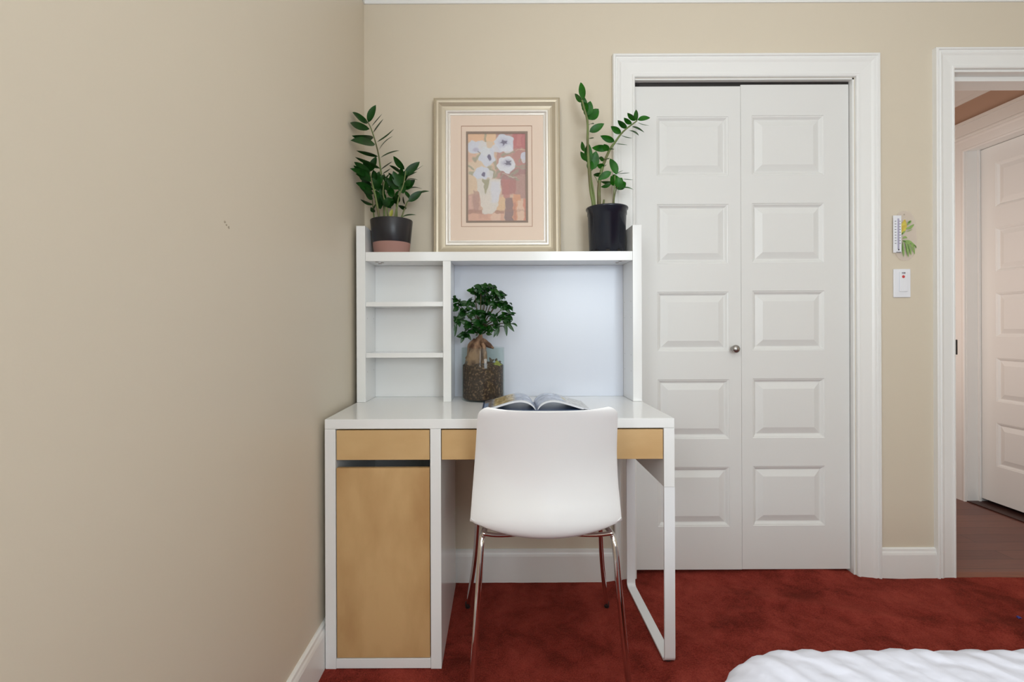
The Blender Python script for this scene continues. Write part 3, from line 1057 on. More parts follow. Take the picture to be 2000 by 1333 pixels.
stemsR = [
    (0.0072, 0.0030, -0.02, -0.02, [(226, 1000), (220, 915), (203, 820), (190, 650), (182, 480), (181, 330), (152, 210), (142, 170)]),
    (0.0085, 0.0024, 0.0, 0.0, [(262, 1000), (262, 900), (264, 790), (285, 670), (335, 545), (375, 485), (440, 400), (540, 322)]),
    (0.0028, 0.0018, -0.02, -0.02, [(358, 1000), (365, 900), (375, 800), (378, 715)]),
    (0.0024, 0.0016, 0.0, 0.0, [(380, 1000), (372, 900), (384, 830), (395, 800)]),
    (0.0040, 0.0016, -0.02, -0.02, [(240, 1000), (225, 850), (208, 740), (205, 670)]),
    (0.0018, 0.0012, 0.0, 0.0, [(264, 800), (245, 745), (225, 715)]),
    (0.0065, 0.0030, 0.0, 0.0, [(296, 1000), (295, 930), (299, 892)]),
]
leavesR = [
    (155, 168, 133, 42, 46), (148, 182, 90, 125, 15), (165, 250, 150, 140, 46), (180, 285, 203, 178, 66), (188, 312, 262, 235, 78), (182, 255, 150, 188, 44),
    (195, 402, 302, 342, 56), (185, 356, 228, 345, 14), (188, 450, 226, 447, 10), (158, 545, 140, 470, 20), (190, 635, 185, 480, 62),
    (212, 678, 243, 540, 78), (182, 612, 130, 543, 24), (205, 690, 195, 600, 50), (190, 290, 165, 215, 40),
    (540, 322, 532, 242, 24), (543, 316, 635, 302, 42), (543, 335, 628, 358, 24), (527, 322, 470, 265, 13), (500, 347, 445, 300, 17), (466, 377, 400, 318, 20),
    (503, 365, 592, 408, 11), (480, 392, 552, 430, 12), (423, 415, 350, 362, 36), (424, 428, 505, 448, 24), (376, 472, 274, 430, 38), (384, 488, 472, 498, 20),
    (335, 527, 212, 517, 42), (340, 532, 375, 530, 8), (302, 600, 264, 590, 16), (300, 655, 250, 640, 28), (310, 600, 332, 600, 10), (290, 660, 310, 650, 12), (330, 540, 300, 490, 26),
    (392, 712, 343, 595, 56), (352, 692, 255, 748, 52), (372, 715, 440, 680, 12), (396, 706, 486, 700, 15), (438, 745, 512, 750, 17), (382, 812, 458, 770, 70),
    (400, 805, 402, 728, 64), (372, 792, 350, 720, 22), (357, 765, 276, 762, 12), (357, 768, 276, 800, 24), (420, 812, 512, 822, 24), (280, 702, 222, 712, 18),
    (385, 770, 368, 710, 50), (392, 790, 430, 735, 60),
]
zz_plant(PR, 3.705, 1100, 150, stemsR, leavesR, 1.865, M['leaf_bright'])

# ficus in a glass cylinder
FX, FY = -0.062, -0.118
FZ = 0.7505
PF = thing('potted_plant', (FX, FY, FZ), 'bonsai ficus with a swollen trunk in a clear glass cylinder on the desktop', 'potted plant')
GR = 0.0815
bm = bmesh.new()
lathe(bm, FX, FY, [(0, FZ), (GR - 0.004, FZ), (GR, FZ + 0.004), (GR, FZ + 0.196), (GR - 0.0015, FZ + 0.198), (GR - 0.003, FZ + 0.196), (GR - 0.003, FZ + 0.008), (GR - 0.006, FZ + 0.006), (0, FZ + 0.006)], 64)
obj('glass_pot', bm, M['glass'], PF, smooth=True)
bm = bmesh.new()
n = 64
prof = [(0, FZ + 0.0065), (GR - 0.008, FZ + 0.0065), (GR - 0.0045, FZ + 0.011), (GR - 0.0045, FZ + 0.06), (GR - 0.0045, FZ + 0.10), (GR - 0.0045, FZ + 0.128), (GR - 0.012, FZ + 0.134), (0.05, FZ + 0.137), (0.03, FZ + 0.140), (0, FZ + 0.14)]
lathe(bm, FX, FY, prof, n)
for v in bm.verts:
    if v.co.z > FZ + 0.12:
        v.co.z += 0.008 * noise.noise(v.co * 30)
obj('soil', bm, M['perlite_soil'], PF, smooth=True)
# trunk: swollen caudex
TS = 4.935


def PFp(x, y, d=0.0):
    return px2w(860 + x / TS, 530 + y / TS, CAM_D + FY + d)


bm = bmesh.new()
cp_ = [PFp(325, 960), PFp(325, 880), PFp(340, 790), PFp(350, 720), PFp(368, 670), PFp(385, 630), PFp(385, 585), PFp(378, 520), PFp(380, 430)]
rr = [0.030, 0.0325, 0.029, 0.025, 0.016, 0.0095, 0.0065, 0.0045, 0.003]
c = catmull(cp_, 6)
tube(bm, c, interp(rr, len(c)), 22)
c = catmull([PFp(375, 640), PFp(420, 680), PFp(470, 715), PFp(515, 745)], 5)
tube(bm, c, interp([0.008, 0.0125, 0.011, 0.003], len(c)), 14)
c = catmull([PFp(340, 660), PFp(300, 720), PFp(280, 800), PFp(240, 840)], 5)
tube(bm, c, interp([0.010, 0.014, 0.010, 0.003], len(c)), 14)
c = catmull([PFp(400, 690, -0.02), PFp(430, 780, -0.03), PFp(420, 880, -0.03), PFp(410, 960, -0.03)], 5)
tube(bm, c, interp([0.006, 0.009, 0.009, 0.005], len(c)), 12)
for v in bm.verts:
    v.co += Vector((noise.noise(v.co * 45), noise.noise(v.co * 45 + Vector((5, 0, 0))), 0.3 * noise.noise(v.co * 45 + Vector((0, 9, 0))))) * 0.0045
obj('trunk', bm, M['bark'], PF, smooth=True)
random.seed(11)
clusters = [(150, 275, 0, 5), (165, 330, -.02, 5), (235, 400, -.03, 8), (330, 190, 0, 7), (395, 175, -.03, 7), (460, 150, -.01, 7), (540, 200, -.02, 7), (575, 250, 0, 5), (545, 320, -.03, 8),
            (640, 330, -.02, 6), (640, 430, -.02, 8), (540, 450, -.04, 9), (290, 300, .0, 6), (290, 520, -.04, 9), (240, 600, -.03, 6), (420, 300, .0, 7), (340, 400, -.05, 9),
            (430, 420, -.02, 8), (440, 560, -.03, 8), (670, 500, -.02, 4), (180, 470, -.02, 6), (380, 500, -.05, 8), (560, 530, -.02, 4), (400, 240, 0.01, 6), (480, 250, 0, 6), (350, 590, -.02, 5)]
bmb = bmesh.new()
bm = bmesh.new()
for (x, y, d, nn) in clusters:
    nn = int(nn * 1.5)
    c0 = PFp(x, y, d)
    mid = PFp(380 + (x - 380) * 0.45, 520 + (y - 520) * 0.35, d * 0.5)
    tube(bmb, catmull([PFp(382, 560), mid, c0], 5), interp([0.0035, 0.0022, 0.0012], 11), 6)
    for k in range(nn):
        a = 2 * PI * (k + random.random() * 0.6) / nn
        ln = random.uniform(0.023, 0.038)
        dirv = Vector((math.cos(a), -abs(math.sin(a)) * 0.9 if random.random() < 0.75 else 0.35 * math.sin(a), random.uniform(-0.85, 0.45))).normalized()
        b = c0 + Vector((random.uniform(-1, 1), random.uniform(-1, 1), random.uniform(-1, 1))) * 0.006
        t = b + dirv * ln
        t.y = min(t.y, -0.045)
        b.y = min(b.y, -0.045)
        if t.x < -0.172: t.x = -0.172
        if b.x < -0.168: b.x = -0.168
        up = Vector((random.uniform(-.4, .4), -0.7, random.uniform(0.1, 0.9))).normalized()
        leaf(bm, b, t, random.uniform(0.015, 0.023), face=random.uniform(0.7, 1), up=up, curl=random.uniform(0.1, 0.5), fold=0.25, n=7)
for (x0, y0, x1, y1) in ((230, 620, 195, 695), (640, 490, 712, 585), (625, 480, 640, 628), (570, 520, 512, 640), (560, 540, 545, 630), (150, 500, 140, 630), (160, 440, 150, 545), (480, 520, 495, 600),
                         (620, 350, 690, 420), (520, 150, 590, 285), (440, 150, 385, 130), (460, 125, 510, 150), (250, 590, 295, 665), (440, 600, 500, 610), (130, 260, 150, 232)):
    leaf(bm, PFp(x0, y0, -0.03), PFp(x1, y1, -0.04), 0.013, curl=0.2)
obj('branches', bmb, mat('ficus_twig', (84, 74, 46), 0.7), PF, smooth=True)
obj('foliage', bm, M['ficus_leaf'], PF, smooth=True)
bm = bmesh.new()
b = PFp(550, 940, -0.035); t = PFp(545, 860, -0.030)
leaf(bm, b + Vector((0, 0, 0)), t, 0.022, curl=0.3)
leaf(bm, PFp(500, 900, -0.03), PFp(595, 900, -0.035), 0.012, curl=0.3)
obj('fallen_leaf', bm, M['yellow_leaf'], PF, smooth=True)
bm = bmesh.new()
for (x0, y0, x1, y1) in ((500, 880, 470, 830), (530, 870, 545, 840), (560, 880, 585, 870), (240, 900, 260, 860), (470, 880, 520, 850)):
    leaf(bm, PFp(x0, y0, -0.02), PFp(x1, y1, -0.02), 0.010, curl=0.4)
obj('dry_leaves', bm, mat('dry_leaf', (92, 78, 66), 0.8), PF, smooth=True)


# ------------------------------------------------------------------ raster helper for flat printed things
def smooth01(x):
    x = np.clip(x, 0, 1)
    return x * x * (3 - 2 * x)


def vnoise(x, y, seed=0):
    """cheap value noise on arrays"""
    rng = np.random.RandomState(seed)
    T = rng.rand(64, 64)
    xi = np.floor(x).astype(int); yi = np.floor(y).astype(int)
    fx = smooth01(x - xi); fy = smooth01(y - yi)
    g = lambda a, b: T[a % 64, b % 64]
    return (g(xi, yi) * (1 - fx) + g(xi + 1, yi) * fx) * (1 - fy) + (g(xi, yi + 1) * (1 - fx) + g(xi + 1, yi + 1) * fx) * fy


def lin(img):
    c = np.clip(img / 255.0, 0, 1)
    return np.where(c <= 0.04045, c / 12.92, ((c + 0.055) / 1.055) ** 2.4)


def grid_object(name, m, parent, P, img):
    """P(i, j) -> world point for an (nx+1)x(ny+1) vertex grid, img[j, i] sRGB colours"""
    ny_, nx_ = img.shape[0] - 1, img.shape[1] - 1
    bm = bmesh.new()
    V = [[bm.verts.new(P(i / nx_, j / ny_)) for i in range(nx_ + 1)] for j in range(ny_ + 1)]
    for j in range(ny_):
        for i in range(nx_):
            bm.faces.new((V[j][i], V[j][i + 1], V[j + 1][i + 1], V[j + 1][i]))
    o = obj(name, bm, m, parent, smooth=True)
    at_ = o.data.color_attributes.new('paint', 'FLOAT_COLOR', 'POINT')
    L_ = lin(img).reshape(-1, 3)
    buf = np.ones((L_.shape[0], 4), dtype=np.float32)
    buf[:, :3] = L_
    at_.data.foreach_set('color', buf.ravel())
    return o


# ------------------------------------------------------------------ the framed picture, leaning on the wall
FW0, FW1 = (848.5 - 975), (1095 - 975)
dist_f = 1.938
fx0, fx1 = FW0 / F_PX * dist_f, FW1 / F_PX * dist_f
fz0, FH = 1.3045, 0.636
lean = 0.022
PIC = thing('framed_picture', ((fx0 + fx1) / 2, -0.04, 1.3035), 'champagne framed print of white flowers in a vase, leaning on the wall', 'picture')


def fw(u, v, p):
    """u across 0..W, v up 0..FH, p towards the room"""
    t = lean / FH
    return (fx0 + u, -0.030 + v * t - p, fz0 + v - p * t)


FWD = fx1 - fx0
S = FWD / (1025 - 35)            # zoom pixels to metres
fr = [(0, 0), (0, 0.020), (0.002, 0.022), (0.004, 0.0195), (0.006, 0.022), (0.012, 0.0238), (0.019, 0.0225), (0.024, 0.017), (0.031, 0.0110), (0.038, 0.0082), (0.0455, 0.0075), (0.0455, 0)]
cor = [(0, 0), (0, FH), (FWD, FH), (FWD, 0)]
bm = bmesh.new(); sweep(bm, cor, fr, fw, True)
obj('frame', bm, M['frame_gold'], PIC, smooth=False)
bm = bmesh.new()
cor2 = [(0.0456, 0.0456), (0.0456, FH - 0.0456), (FWD - 0.0456, FH - 0.0456), (FWD - 0.0456, 0.0456)]
sweep(bm, cor2, [(0, 0.003), (0, 0.011), (0.003, 0.0135), (0.008, 0.0135), (0.011, 0.011), (0.013, 0.0085), (0.0165, 0.010), (0.019, 0.0095), (0.021, 0.006), (0.021, 0.003)], fw, True)
obj('inner_bead', bm, M['frame_silver'], PIC)


def rect_uv(z):    # zoom2 rectangle -> frame coordinates
    x0, y0, x1, y1 = z
    return ((x0 - 35) * S, FH - (y1 - 68) * S, (x1 - 35) * S, FH - (y0 - 68) * S)


mi = 0.060


def ring_board(name, m, outer_r, inner_r, p0, p1, parent):
    bm = bmesh.new()
    o_, i_ = outer_r, inner_r
    oc = [(o_[0], o_[1]), (o_[0], o_[3]), (o_[2], o_[3]), (o_[2], o_[1])]
    ic = [(i_[0], i_[1]), (i_[0], i_[3]), (i_[2], i_[3]), (i_[2], i_[1])]
    layers = [[bm.verts.new(fw(u, v, p)) for u, v in c] for c, p in ((oc, p0), (oc, p1), (ic, p1), (ic, p0))]
    for k in range(4):
        k2 = (k + 1) % 4
        for a in range(4):
            b = (a + 1) % 4
            bm.faces.new((layers[a][k], layers[a][k2], layers[b][k2], layers[b][k]))
    return obj(name, bm, m, parent)


rA = (mi, mi, FWD - mi, FH - mi)
rB = rect_uv((248, 280, 808, 1085))
rB2 = rect_uv((253, 285, 803, 1080))
rC = rect_uv((287, 326, 773, 1052))
rD = rect_uv((302, 344, 755, 1036))
ring_board('mat_board', M['matboard'], rA, rB, 0.002, 0.0060, PIC)
ring_board('mat_line', M['mat_line'], rB, rB2, 0.002, 0.0048, PIC)
ring_board('inner_mat_board', M['matboard'], rB2, rC, 0.002, 0.0044, PIC)
ring_board('fillet', M['brown_line'], rC, rD, 0.002, 0.0056, PIC)
obj('backing', (lambda bm: (sweep(bm, [(0.03, 0.03), (0.03, FH - 0.03), (FWD - 0.03, FH - 0.03), (FWD - 0.03, 0.03)], [(0, 0.0005), (0, 0.0018), (0.2, 0.0018), (0.2, 0.0005)], fw, True), bm)[1])(bmesh.new()), M['brown_line'], PIC)

# the print itself, painted in zoomed coordinates 100..845 x 100..1240
W_, H_ = 150, 229
xs = np.linspace(100, 848, W_)[None, :].repeat(H_, 0)
ys = np.linspace(98, 1245, H_)[:, None].repeat(W_, 1)
wx = xs + 14 * (vnoise(xs / 40, ys / 40, 1) - .5) * 2
wy = ys + 14 * (vnoise(xs / 40, ys / 40, 2) - .5) * 2
img = np.zeros((H_, W_, 3)) + np.array([214, 178, 152.])


def lay(mask, c, a=1.0):
    global img
    mk = (np.clip(mask, 0, 1) * a)[..., None]
    img = img * (1 - mk) + np.array(c, float) * mk


def rect(x0, y0, x1, y1, s=14):
    return smooth01((wx - x0) / s + .5) * smooth01((x1 - wx) / s + .5) * smooth01((wy - y0) / s + .5) * smooth01((y1 - wy) / s + .5)


def ell(cx, cy, rx, ry, s=0.12, rot=0.0, wob=0.0, ph=0):
    dx, dy = wx - cx, wy - cy
    c_, s_ = math.cos(rot), math.sin(rot)
    u, v = (dx * c_ + dy * s_) / rx, (-dx * s_ + dy * c_) / ry
    r = np.sqrt(u * u + v * v)
    if wob:
        r = r * (1 + wob * np.cos(5 * np.arctan2(v, u) + ph))
    return smooth01((1 - r) / s + 0.5)


def stroke(x0, y0, x1, y1, w):
    dx, dy = x1 - x0, y1 - y0
    t = np.clip(((wx - x0) * dx + (wy - y0) * dy) / (dx * dx + dy * dy), 0, 1)
    d = np.hypot(wx - x0 - t * dx, wy - y0 - t * dy)
    return smooth01((w - d) / (w * 0.8) + 0.3)


lay(rect(80, 80, 330, 200), (240, 190, 148)); lay(rect(330, 80, 470, 330), (240, 196, 152)); lay(rect(80, 200, 420, 660), (226, 200, 170))
lay(rect(90, 350, 210, 470), (226, 178, 152), .8); lay(rect(470, 80, 700, 700), (190, 140, 128)); lay(rect(690, 80, 870, 300), (190, 100, 100)); lay(rect(740, 80, 790, 250), (204, 122, 116), .6)
lay(rect(690, 290, 870, 560), (184, 124, 116)); lay(rect(520, 560, 870, 790), (166, 116, 112)); lay(rect(540, 700, 720, 900), (176, 112, 106)); lay(rect(720, 640, 870, 960), (178, 134, 122))
lay(rect(90, 650, 250, 900), (224, 194, 160)); lay(rect(90, 900, 260, 1130), (206, 160, 142)); lay(rect(170, 850, 240, 1120), (176, 132, 118), .7); lay(rect(110, 930, 150, 1100), (224, 176, 160), .7)
lay(rect(450, 930, 580, 1140), (226, 186, 142)); lay(rect(560, 700, 640, 950), (184, 112, 106), .8)
lay(rect(580, 940, 690, 1270), (140, 108, 104)); lay(rect(680, 900, 780, 1270), (216, 150, 112)); lay(rect(690, 1000, 720, 1270), (190, 118, 96), .7); lay(rect(740, 980, 830, 1270), (228, 188, 160))
lay(rect(820, 960, 870, 1270), (216, 138, 112)); lay(rect(90, 1110, 570, 1160), (178, 128, 108), .9); lay(rect(90, 1150, 570, 1270), (222, 168, 142)); lay(rect(240, 1150, 370, 1220), (206, 150, 128), .6); lay(rect(400, 1150, 520, 1270), (232, 196, 172), .8)
lay(rect(90, 1100, 860, 1125), (164, 116, 100), .3)
for a_ in ((330, 100, 320, 190, 14), (180, 440, 260, 370, 30), (100, 520, 170, 560, 16), (130, 620, 190, 620, 26), (540, 380, 690, 330, 18), (380, 560, 440, 650, 46), (440, 430, 470, 560, 20),
           (700, 540, 840, 520, 12), (780, 540, 845, 560, 12), (640, 650, 740, 590, 22), (690, 660, 750, 720, 14), (560, 640, 500, 690, 10), (760, 460, 830, 400, 12), (520, 560, 450, 680, 12)):
    lay(stroke(*a_), (150, 150, 124), .75)
lay(stroke(540, 620, 730, 680, 6), (206, 190, 170), .8); lay(stroke(720, 310, 850, 300, 5), (214, 186, 150), .8)
FL = (214, 218, 232)
lay(ell(185, 270, 100, 88, wob=.08), FL); lay(ell(290, 250, 60, 60), (222, 222, 226), .9); lay(ell(205, 300, 34, 26, .9), (170, 160, 190), .6)
lay(ell(575, 220, 125, 118, wob=.07), FL); lay(ell(480, 290, 85, 55), FL, .9); lay(ell(600, 300, 80, 50), (230, 234, 242), .7); lay(ell(560, 212, 70, 60, .9), (176, 176, 204), .5)
lay(ell(350, 400, 105, 125, wob=.07, ph=1), FL); lay(ell(330, 330, 60, 60), (224, 228, 232), .8)
lay(ell(600, 505, 115, 108, wob=.08, ph=2), (226, 228, 236)); lay(ell(600, 490, 60, 50, .9), (160, 158, 186), .55)
lay(ell(280, 620, 105, 90, wob=.08, ph=.5), FL); lay(ell(385, 640, 40, 60), (226, 226, 228), .8); lay(ell(830, 390, 36, 60), (206, 206, 222)); lay(ell(830, 460, 28, 30), (214, 210, 214), .9)
lay(stroke(225, 330, 245, 345, 8), (120, 110, 110), .7)
lay(ell(565, 215, 34, 26, .6, wob=.3), (94, 88, 116)); lay(ell(378, 415, 18, 40, .6), (96, 88, 120)); lay(ell(618, 488, 34, 26, .6, wob=.3), (98, 94, 118)); lay(ell(302, 628, 18, 30, .5), (92, 84, 118))
# vase
tv = np.clip((wy - 690) / (1130 - 690), 0, 1.1)
lft = 215 + 75 * tv ** 1.4
rgt = 535 - 30 * tv - 50 * tv ** 3
vm = smooth01((wx - lft) / 10 + .5) * smooth01((rgt - wx) / 10 + .5) * smooth01((wy - 694) / 12 + .5) * smooth01((1138 - wy + 12 * np.cos((wx - 370) / 60)) / 14 + .5)
lay(vm, (222, 214, 204)); lay(vm * rect(390, 720, 520, 1000, 50), (218, 218, 228), .9); lay(vm * rect(240, 900, 400, 1120, 60), (228, 216, 204), .8)
gm = smooth01((wy - 690) / 20) * smooth01((880 - 2.6 * np.abs(wx - 332) * 1.6 - wy + 10) / 26 + .5)
lay(gm, (158, 152, 118), .95)
img = img * 0.86 + np.array([228, 212, 204.]) * 0.14
img += (vnoise(xs / 9, ys / 9, 5)[..., None] - .5) * 10
ru = rD
grid_object('print', M['print'], PIC, lambda s, t: fw(ru[0] + (ru[2] - ru[0]) * s, ru[3] - (ru[3] - ru[1]) * t, 0.0025), img)
# glazing over the mat and print
bm = bmesh.new()
r_ = (0.0655, 0.0655, FWD - 0.0655, FH - 0.0655)
vv = [bm.verts.new(fw(u, v, p)) for p in (0.0068, 0.0080) for (u, v) in ((r_[0], r_[1]), (r_[2], r_[1]), (r_[2], r_[3]), (r_[0], r_[3]))]
for f in ((0, 3, 2, 1), (4, 5, 6, 7), (0, 1, 5, 4), (1, 2, 6, 5), (2, 3, 7, 6), (3, 0, 4, 7)):
    bm.faces.new([vv[i] for i in f])
gm_ = bpy.data.materials.new('picture_glass'); gm_.use_nodes = True
pb = gm_.node_tree.nodes['Principled BSDF']; pb.inputs['Alpha'].default_value = 0.05; pb.inputs['Roughness'].default_value = 0.03; pb.inputs['Base Color'].default_value = (0.9, 0.92, 0.95, 1)
obj('glazing', bm, gm_, PIC)

# ------------------------------------------------------------------ the open magazine
SX, MZ = 0.122, 0.7505
my0, my1 = -0.366, -0.190
MG = thing('magazine', (SX, -0.28, MZ), 'open magazine with blue and golden photo pages lying on the desktop', 'magazine')


def page_z(s):     # s: 0 at the spine, 1 at the outer edge
    return 0.003 + 0.0310 * (math.sin(PI * min(1, s * 1.02) ** 0.62)) ** 1.15 * (1 - 0.30 * s) if s < 0.98 else 0.003


def page_x(s, side):
    return SX + side * (0.004 + 0.170 * s)


WP, HP = 120, 70
for side in (-1, 1):
    gx = np.linspace(0, 1, WP)[None, :].repeat(HP, 0)
    gy = np.linspace(0, 1, HP)[:, None].repeat(WP, 1)
    n1 = vnoise(gx * 9, gy * 7, 3 + side); n2 = vnoise(gx * 30, gy * 22, 8 + side); n3 = vnoise(gx * 4, gy * 40, 12)
    base = np.zeros((HP, WP, 3)) + np.array([180, 190, 212.])
    base += ((n1 - .5) * 60)[..., None] + ((n2 - .5) * 34)[..., None]
    if side < 0:
        m_ = smooth01((gx - .34) / .12) * smooth01((0.86 - gx) / .1)
        base = base * (1 - m_[..., None]) + (np.array([214, 190, 140.]) + ((n3 - .5) * 90 + (n2 - .5) * 90)[..., None]) * m_[..., None]
        m_ = smooth01((gx - .80) / .08)
        base = base * (1 - m_[..., None]) + (np.array([150, 140, 136.]) + ((n3 - .5) * 120)[..., None]) * m_[..., None]
        m_ = smooth01((gx - .90) / .03) * smooth01((0.7 - gy) / .1)
        base = base * (1 - m_[..., None]) + np.array([150, 172, 206.]) * m_[..., None]
    else:
        m_ = smooth01((gx - .45) / .15)
        base = base * (1 - m_[..., None]) + (np.array([206, 204, 200.]) + ((n2 - .5) * 50)[..., None]) * m_[..., None]
        m_ = smooth01(1 - np.hypot((gx - .56) / .06, (gy - .5) / .3))
        base = base * (1 - m_[..., None]) + np.array([206, 192, 140.]) * m_[..., None]
    edge = smooth01((0.05 - np.minimum(gy, 1 - gy)) / .03)
    base = base * (1 - edge[..., None]) + np.array([214, 216, 224.]) * edge[..., None]
    o = grid_object('open_page', M['page'], MG, lambda s, t, sd=side: (page_x(s, sd), my0 + (my1 - my0) * t, MZ + page_z(s) + 0.0030), base)
    o['label'] = 'page with a golden field photo' if side < 0 else 'pale blue page'
    # the stack of leaves beneath it
    bm = bmesh.new()
    n = 40
    up_, lo_ = [], []
    for yy in (my0, my1):
        up_.append([bm.verts.new((page_x(k / n, side), yy, MZ + page_z(k / n) + 0.0026)) for k in range(n + 1)])
        lo_.append([bm.verts.new((page_x(k / n, side), yy, MZ + max(0.0012, page_z(k / n) - 0.0010 - 0.003 * (k / n < 0.9)))) for k in range(n + 1)])
    for k in range(n):
        bm.faces.new((up_[0][k], up_[0][k + 1], up_[1][k + 1], up_[1][k]))
        bm.faces.new((lo_[0][k], lo_[0][k + 1], lo_[1][k + 1], lo_[1][k]))
        for e_ in (0, 1):
            bm.faces.new((up_[e_][k], up_[e_][k + 1], lo_[e_][k + 1], lo_[e_][k]))
    for k in (0, n):
        bm.faces.new((up_[0][k], up_[1][k], lo_[1][k], lo_[0][k]))
    obj('page_block', bm, M['page_edge'], MG, smooth=False)
bm = bmesh.new()
box(bm, SX - 0.180, SX + 0.178, my0 - 0.002, my1 + 0.002, MZ, MZ + 0.0010)
obj('cover', bm, M['cover'], MG)

# ------------------------------------------------------------------ thermometer and light switch between the doors
YW = -0.0005


def wp(px, py):        # a point on the back wall surface (metres) from photo measurements
    return ((px - 975) / 484.5, 1.026 + (639 - py) / 484.5)


tx, tz = wp(1767.5, 463.5)
TH = thing('thermometer', (tx, -0.004, tz), 'clear oval wall thermometer printed with a lemon and a green leaf', 'thermometer')
bm = bmesh.new()
w2, h2 = 0.0475, 0.1005
outl = []
for k in range(96):
    a = 2 * PI * k / 96
    outl.append((tx + w2 * math.copysign(abs(math.cos(a)) ** 0.80, math.cos(a)), tz + h2 * math.copysign(abs(math.sin(a)) ** 0.88, math.sin(a))))
f0 = [bm.verts.new((x, -0.006, z)) for x, z in outl]
f1 = [bm.verts.new((x, -0.003, z)) for x, z in outl]
bm.faces.new(f0); bm.faces.new(f1[::-1])
for k in range(96):
    bm.faces.new((f0[k], f0[(k + 1) % 96], f1[(k + 1) % 96], f1[k]))
obj('acrylic_plate', bm, M['acrylic'], TH)


def tw(x, y):          # zoom (666x1333 over 60x120 px at 1740,400)
    return wp(1740 + x / 11.1, 400 + y / 11.1)


x0, z1 = tw(45, 270); x1, z0 = tw(222, 1075)
bm = bx(x0, x1, -0.0072, -0.0062, z0, z1)
sc_ = obj('scale_strip', bm, M['switch'], TH)
xa, _ = tw(138, 0); xb, _ = tw(172, 0)
obj('tube', bx(xa, xb, -0.0088, -0.0072, z0 + 0.014, z1 - 0.012), M['tube'], TH, bevel=0.0006)
for k in range(9):
    yy = 395 + k * 60
    for (a, b) in ((78, 112), (178, 206)):
        xx0, zz = tw(a, yy); xx1, _ = tw(b, yy)
        obj('scale_mark', bx(xx0, xx1, -0.0076, -0.0072, zz - 0.0011, zz + 0.0011), M['ink'], TH)
xx0, zz = tw(108, 1066); xx1, _ = tw(214, 1066)
obj('maker_mark', bx(xx0, xx1, -0.0076, -0.0072, zz - 0.0012, zz + 0.0012), M['ink'], TH)
bm = bmesh.new()
cx_, cz_ = tw(162, 1010)
ring = [bm.verts.new((cx_ + 0.0032 * math.cos(2 * PI * k / 20), -0.0078, cz_ + 0.0032 * math.sin(2 * PI * k / 20))) for k in range(20)]
bm.faces.new(ring)
obj('compass_mark', bm, mat('dark_ink', (60, 58, 66), 0.5), TH)
bm = bmesh.new()
cx_, cz_ = tw(292, 250)
ring = [bm.verts.new((cx_ + 0.002 * math.cos(2 * PI * k / 16), -0.0063, cz_ + 0.002 * math.sin(2 * PI * k / 16))) for k in range(16)]
bm.faces.new(ring)
obj('screw', bm, M['satin'], TH)


def blade2(bm, pts, w, y=-0.0064):
    """a flat printed blade along zoom points"""
    P_ = [Vector((*tw(*p), 0)) for p in pts]
    c = catmull(P_, 6)
    n = len(c)
    pv = None
    for k, p in enumerate(c):
        d = (c[min(k + 1, n - 1)] - c[max(k - 1, 0)]).normalized()
        s = Vector((d.y, -d.x, 0))
        ww = w * math.sin(PI * min(0.98, max(0.04, k / (n - 1)))) ** 0.7 * 0.5 / 11.1 / 484.5
        r = (bm.verts.new((p.x + s.x * ww, y, p.y + s.y * ww)), bm.verts.new((p.x - s.x * ww, y, p.y - s.y * ww)))
        if pv:
            bm.faces.new((pv[0], pv[1], r[1], r[0]))
        pv = r


bm = bmesh.new()
blade2(bm, [(300, 360), (285, 470), (270, 560), (240, 680)], 130)
obj('lemon_print', bm, M['yellow'], TH)
bm = bmesh.new()
blade2(bm, [(350, 480), (400, 420), (440, 380)], 60, -0.0065)
blade2(bm, [(320, 560), (420, 530), (500, 460)], 60, -0.0065)
blade2(bm, [(230, 690), (270, 640), (310, 610)], 40, -0.0066)
blade2(bm, [(330, 620), (400, 600), (460, 570)], 14, -0.0065)
blade2(bm, [(260, 770), (300, 740), (350, 760)], 50, -0.0065)
blade2(bm, [(250, 820), (380, 850), (470, 870)], 90, -0.0064)
for (p, w) in (([(255, 850), (260, 1000), (275, 1160)], 56), ([(320, 850), (350, 1000), (375, 1170)], 62), ([(370, 870), (410, 1000), (435, 1130)], 52), ([(420, 880), (480, 990), (512, 1110)], 50),
               ([(400, 860), (480, 900), (548, 980)], 50)):
    blade2(bm, p, w, -0.0065)
obj('leaf_print', bm, M['green_print'], TH)
for (p, w) in (([(248, 850), (245, 960), (262, 1100)], 14), ([(300, 860), (325, 980), (350, 1120)], 16), ([(358, 880), (392, 1000), (415, 1090)], 14), ([(235, 690), (245, 660), (262, 640)], 22), ([(245, 810), (290, 830), (330, 850)], 26), ([(480, 910), (530, 935), (545, 985)], 20), ([(375, 440), (400, 410), (420, 395)], 24)):
    bm = bmesh.new()
    blade2(bm, p, w, -0.0068)
    obj('leaf_vein_print', bm, M['dark_green_print'], TH)

